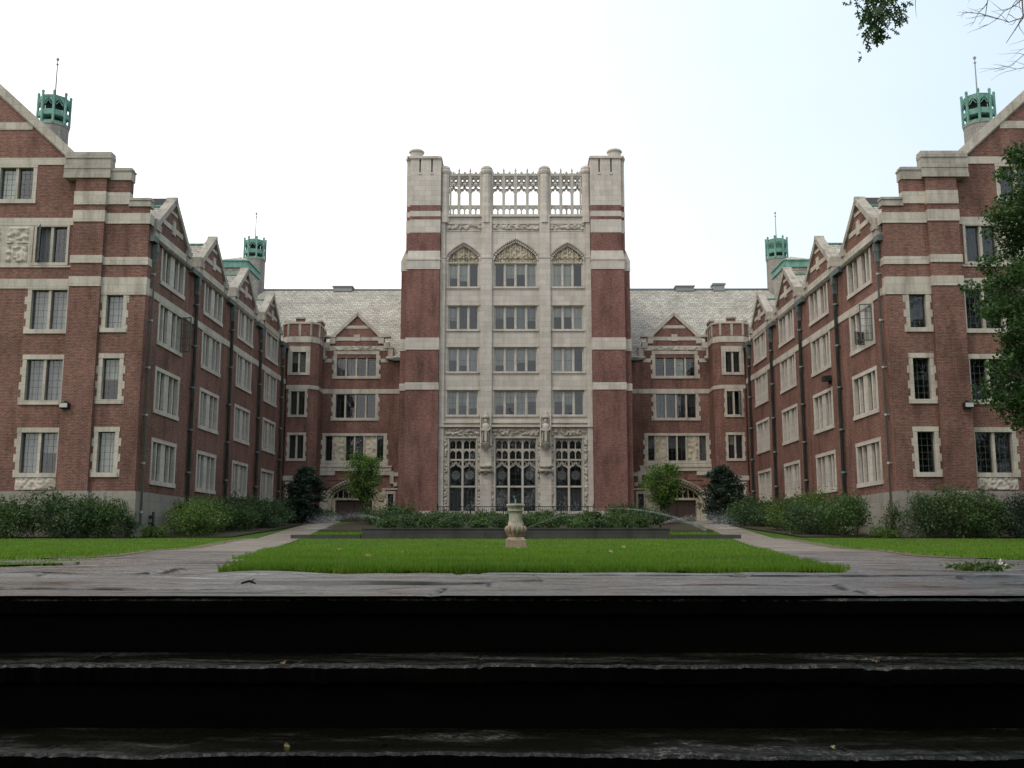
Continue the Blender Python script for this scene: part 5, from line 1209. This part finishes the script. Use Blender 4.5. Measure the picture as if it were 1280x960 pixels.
# ------------------------------------------------------------------ sundial pedestal, railings, sprinklers, litter
def sundial():
    x, y = 0, 25.2; z = gz(y) - .02; k = 1.12
    T = thing('sundial', 'weathered stained stone sundial on a baluster pedestal in the middle of the lawn', 'sundial', (x, y, z)); b = MB()
    def sq(w0, w1, z0, z1): b.prism([(x + sx * w0, y + sy * w0, z + z0 * k) for sx, sy in ((-1, -1), (1, -1), (1, 1), (-1, 1))], [(x + sx * w1, y + sy * w1, z + z1 * k) for sx, sy in ((-1, -1), (1, -1), (1, 1), (-1, 1))])
    sq(.285, .285, 0, .05); sq(.255, .25, .05, .19); sq(.25, .19, .19, .25)
    b.build('plinth', 'dial', T); c = MB()
    n = 24; pr = [(.185, .25), (.18, .29), (.205, .33), (.235, .38), (.243, .43), (.236, .47), (.22, .495), (.195, .50), (.185, .56), (.165, .64), (.16, .74), (.16, .80), (.18, .805), (.185, .83), (.165, .84), (.17, .88), (.215, .915), (.225, .925), (.225, .96), (.20, .965)]
    c.lathe([(r, z + q * k) for r, q in pr], x, y, n)
    for q in range(14): a = 2 * math.pi * q / 14; c.tube([(x + r * math.cos(a), y + r * math.sin(a), z + h * k) for r, h in ((.19, .29), (.213, .34), (.240, .40), (.246, .44), (.22, .495))], [.012, .025, .033, .03, .012], 6)
    c.build('baluster', 'dial', T)
    d = MB(); d.lathe([(.15, z + .966 * k), (.15, z + .985 * k)], x, y, 24); zt = z + .985 * k; d.build('dial_plate', 'bronze', T)
    gnm = MB(); gnm.prism([(x - .01, y - .10, zt), (x - .01, y + .10, zt), (x - .01, y + .10, zt + .11)], [(x + .01, y - .10, zt), (x + .01, y + .10, zt), (x + .01, y + .10, zt + .11)]); gnm.tube([(x - .02, y + .02, zt), (x - .02, y + .02, zt + .12), (x - .05, y + .02, zt + .17), (x - .03, y + .02, zt + .2)], [.01, .012, .02, .006], 6); gnm.build('gnomon', 'bronze', T)
sundial()
def railing(x0, x1, label):
    y = 75.2; z = 2.0; T = thing('railing', label, 'railing', ((x0 + x1) / 2, y, z)); r = MB(); r.box(x0, x1, y - .025, y + .025, z + .82, z + .87); r.box(x0, x1, y - .02, y + .02, z + .12, z + .16); r.build('rail', 'iron', T)
    n = int((x1 - x0) / .14); b = MB()
    for k in range(n): u = x0 + .07 + k * .14; b.box(u - .012, u + .012, y - .012, y + .012, z + .16, z + .82)
    b.build('balusters', 'iron', T)
    for u in (x0, (x0 + x1) / 2, x1): p = MB(); p.box(u - .04, u + .04, y - .04, y + .04, z - .1, z + .95); p.lathe([(.02, z + .95), (.055, z + 1.0), (.02, z + 1.06)], u, y, 8); p.build('post', 'iron', T)
railing(-5.7, -.9, 'black iron railing before the left half of the tower front'); railing(.9, 5.7, 'black iron railing before the right half of the tower front')
def jet(x0, y0, x1, y1, z0, top, w, label, n=24):
    T = thing('sprinkler', label, 'sprinkler', (x0, y0, z0)); h = MB(); h.lathe([(.04, z0 - .05), (.04, z0 + .12), (.06, z0 + .14), (.03, z0 + .2)], x0, y0, 8); h.build('nozzle', 'iron', T)
    pts = []; rr = []
    for k in range(n + 1): t = k / n; pts.append((x0 + (x1 - x0) * t, y0 + (y1 - y0) * t, z0 + .18 + 4 * top * t * (1 - t) * (1 - .0) + (0))); rr.append(.012 + w * .6 * t ** 3)
    if w < .2: j = MB(); j.tube(pts, rr, 8); j.build('water_jet', 'spray', T)
    g = np.random.default_rng(int(abs(x0) * 10) + 3); m = 2600 if w < .2 else 9000; t = g.uniform(0, 1, m) ** .7; sp = (.05 + w * 1.6 * t)[:, None]
    t = np.where(g.uniform(0, 1, m) < .5, 1 - (1 - t) * .35, t); sp = (.03 + w * 1.3 * t ** 2)[:, None]
    P = np.stack([x0 + (x1 - x0) * t, y0 + (y1 - y0) * t, z0 + .18 + 4 * top * t * (1 - t)], -1) + g.normal(0, 1, (m, 3)) * sp; P[:, 2] -= np.abs(g.normal(0, .05, m)) * t ** 2 * 4
    P[:, 2] = np.maximum(P[:, 2], z0)
    V, Q = leafquads(P, .022 if w < .2 else .04, 0, g, .8); np_mesh('droplets', V, 4, Q, 'spray', T)
jet(.38, 46.6, 8.75, 47.6, .63, .95, .11, 'sprinkler throwing a thin white arc of water from the sundial to the right entrance')
jet(7.2, 51.5, 11.0, 52.8, .95, .35, .25, 'sprinkler with a soft white spray before the right entrance door')
jet(-6.2, 52.5, -11.4, 57.5, 1.0, .5, .22, 'sprinkler with a faint spray before the left entrance door')
# fallen leaves and twigs
lf0 = {}
def leaf(x, y, z, s, mat, label, group):
    g = np.random.default_rng(int((x + 20) * 100)); mb = MB(); a = g.uniform(0, 6.28); oak_leaves(mb, (x, y, z + s * .12), (math.cos(a), math.sin(a), .05), s, g)
    tag(mb.build('fallen_leaf', mat), label, 'leaf', group)
for i in range(14):
    y = random.uniform(6.2, 26); x = random.uniform(-1, 1) * (float(le(y)) - .2); leaf(x, y, gz(y) + .065, random.uniform(.035, .06) * (1 + y / 30), 'yleaf', 'dry yellow leaf lying on the middle lawn', 'yellow leaves on the lawn')
for i in range(16):
    y = random.uniform(10, 40); s = random.choice((-1, 1)); x = s * (float(se(y)) + random.uniform(-.1, .25)); leaf(x, y, gz(y) + .02, random.uniform(.04, .08), 'bleaf', 'brown leaf on the dry edge of a side lawn', 'brown leaves along the path edge')
def twig(x, y, z, a, L, label, seed, n=3):
    g = np.random.default_rng(seed); mb = MB(); p = [(x - L / 2 * math.cos(a), y - L / 2 * math.sin(a), z + .006), (x, y + .01, z + .014), (x + L / 2 * math.cos(a), y + L / 2 * math.sin(a), z + .006)]; mb.tube(p, [.004, .005, .003], 6)
    for k in range(n): t = g.uniform(-.4, .4); b = a + g.choice((-1, 1)) * .6; q = (x + t * L * math.cos(a), y + t * L * math.sin(a), z + .012); mb.tube([q, (q[0] + .35 * L * math.cos(b), q[1] + .35 * L * math.sin(b), z + .02)], [.003, .0015], 5)
    tag(mb.build('twig', 'bark'), label, 'twig')
twig(-1.12, 2.86, -.162, .15, .05, 'small forked twig on the worn patch of the second step', 5); twig(-1.55, 6.6, .006, .3, .05, 'dark forked twig on the terrace left of the lawn', 6); twig(-.95, 3.7, .008, .05, .05, 'thin dark twig at the terrace edge near the left', 7, 1); twig(-2.4, 9.2, .006, .2, .22, 'twig on the left path near the dry grass', 8)
for i, (x, y, z, s, mt, lb) in enumerate(((-.62, 2.80, -.162, .045, 'bleaf', 'curled brown leaf on the second step left of centre'), (-.575, 2.81, -.162, .03, 'bleaf', 'small pale leaf scrap beside the curled brown leaf on the second step'), (-.55, 2.53, -.322, .03, 'yleaf', 'pale leaf scrap on the third step, left one'), (-.30, 2.52, -.322, .035, 'bleaf', 'brown leaf scrap on the third step near the middle'), (.98, 2.84, -.162, .04, 'bleaf', 'upright brown leaf on the second step towards the right'), (.74, 2.5, -.322, .03, 'yleaf', 'pale leaf scrap on the third step, right one'))):
    leaf(x, y, z, s * .75, mt, lb, None)
# small weed with a pale flower on the right of the terrace
T = thing('weed', 'small green weed with a pale leaf growing between the terrace slabs', 'weed', (2.52, 5.6, 0)); g = np.random.default_rng(77)
P = np.array((2.5, 5.6, .025)) + g.normal(0, 1, (420, 3)) * np.array((.07, .06, .012)); P[:, 2] = np.abs(P[:, 2]) + .004; V, Q = leafquads(P, .028, .2, g, .5); np_mesh('foliage', V, 4, Q, 'leafB', T)
mb = MB(); oak_leaves(mb, (2.58, 5.58, .01), (.4, .1, .9), .075, g); oak_leaves(mb, (2.6, 5.6, .01), (.7, -.1, .6), .06, g); mb.build('pale_leaf', 'blind', T)

# ------------------------------------------------------------------ sky, sun, camera
W = bpy.data.worlds.new('World'); scene.world = W; W.use_nodes = True; t = W.node_tree; t.nodes.clear()
out = t.nodes.new('ShaderNodeOutputWorld'); bg = t.nodes.new('ShaderNodeBackground'); sky = t.nodes.new('ShaderNodeTexSky')
SUN_EL, SUN_AZ = 58, 215
sky.sky_type = 'NISHITA'; sky.sun_disc = False; sky.sun_elevation = R(SUN_EL); sky.sun_rotation = R(SUN_AZ); sky.air_density = 1.0; sky.dust_density = 2.5
tc = t.nodes.new('ShaderNodeTexCoord'); mp = t.nodes.new('ShaderNodeMapping'); mp.inputs['Scale'].default_value = (1, 1, 2.2); nz = t.nodes.new('ShaderNodeTexNoise')
nz.inputs['Scale'].default_value = 1.6; nz.inputs['Detail'].default_value = 4; nz.inputs['Roughness'].default_value = .5
dt = t.nodes.new('ShaderNodeVectorMath'); dt.operation = 'DOT_PRODUCT'; dt.inputs[1].default_value = (-1.5, 0, -.5)      # the cloud sheet thins towards the right
ad = t.nodes.new('ShaderNodeMath'); ad.operation = 'MULTIPLY_ADD'; ad.inputs[1].default_value = .55; a2 = t.nodes.new('ShaderNodeMath'); a2.operation = 'ADD'; a2.inputs[1].default_value = .48; a2.use_clamp = True
veil = t.nodes.new('ShaderNodeMix'); veil.data_type = 'RGBA'; veil.inputs[6].default_value = (9.6, 11.4, 12.8, 1); veil.inputs[7].default_value = (15.0, 15.0, 15.0, 1)
rp = t.nodes.new('ShaderNodeMapRange'); rp.inputs['To Min'].default_value = .78; rp.inputs['To Max'].default_value = 1.0
mx = t.nodes.new('ShaderNodeMix'); mx.data_type = 'RGBA'
for a, b in ((tc.outputs['Generated'], mp.inputs[0]), (mp.outputs[0], nz.inputs['Vector']), (tc.outputs['Generated'], dt.inputs[0]), (nz.outputs[0], ad.inputs[0]), (dt.outputs['Value'], ad.inputs[2]), (ad.outputs[0], a2.inputs[0]),
             (a2.outputs[0], veil.inputs[0]), (a2.outputs[0], rp.inputs['Value']), (rp.outputs[0], mx.inputs[0]), (sky.outputs[0], mx.inputs[6]), (veil.outputs[2], mx.inputs[7]), (mx.outputs[2], bg.inputs[0]), (bg.outputs[0], out.inputs[0])): t.links.new(a, b)
bg.inputs[1].default_value = .1
sl = bpy.data.lights.new('sun', 'SUN'); sl.energy = 1.2; sl.angle = R(18); sl.color = (1, .96, .9); so = bpy.data.objects.new('sun', sl); COL.objects.link(so)
az = R(SUN_AZ); dv = Vector((math.sin(az) * math.cos(R(SUN_EL)), math.cos(az) * math.cos(R(SUN_EL)), math.sin(R(SUN_EL)))); so.rotation_euler = dv.to_track_quat('Z', 'Y').to_euler()
cam = bpy.data.cameras.new('camera'); cam.sensor_width = 36; cam.lens = 36; cam.clip_start = .05; cam.clip_end = 2000
co = bpy.data.objects.new('camera', cam); COL.objects.link(co); co.location = (0, 0, .152); co.rotation_euler = (R(90) + math.atan(200 / 1280), 0, .0036); scene.camera = co
vs = scene.view_settings; scene.display_settings.display_device = 'sRGB'; vs.view_transform = 'Standard'; vs.look = 'None'; vs.exposure = -.06; vs.gamma = 1; vs.use_curve_mapping = False
scene.cycles.max_bounces = 6; scene.cycles.diffuse_bounces = 3; scene.cycles.glossy_bounces = 3; scene.cycles.transparent_max_bounces = 16; scene.cycles.caustics_reflective = False; scene.cycles.caustics_refractive = False
scene.cycles.use_denoising = True
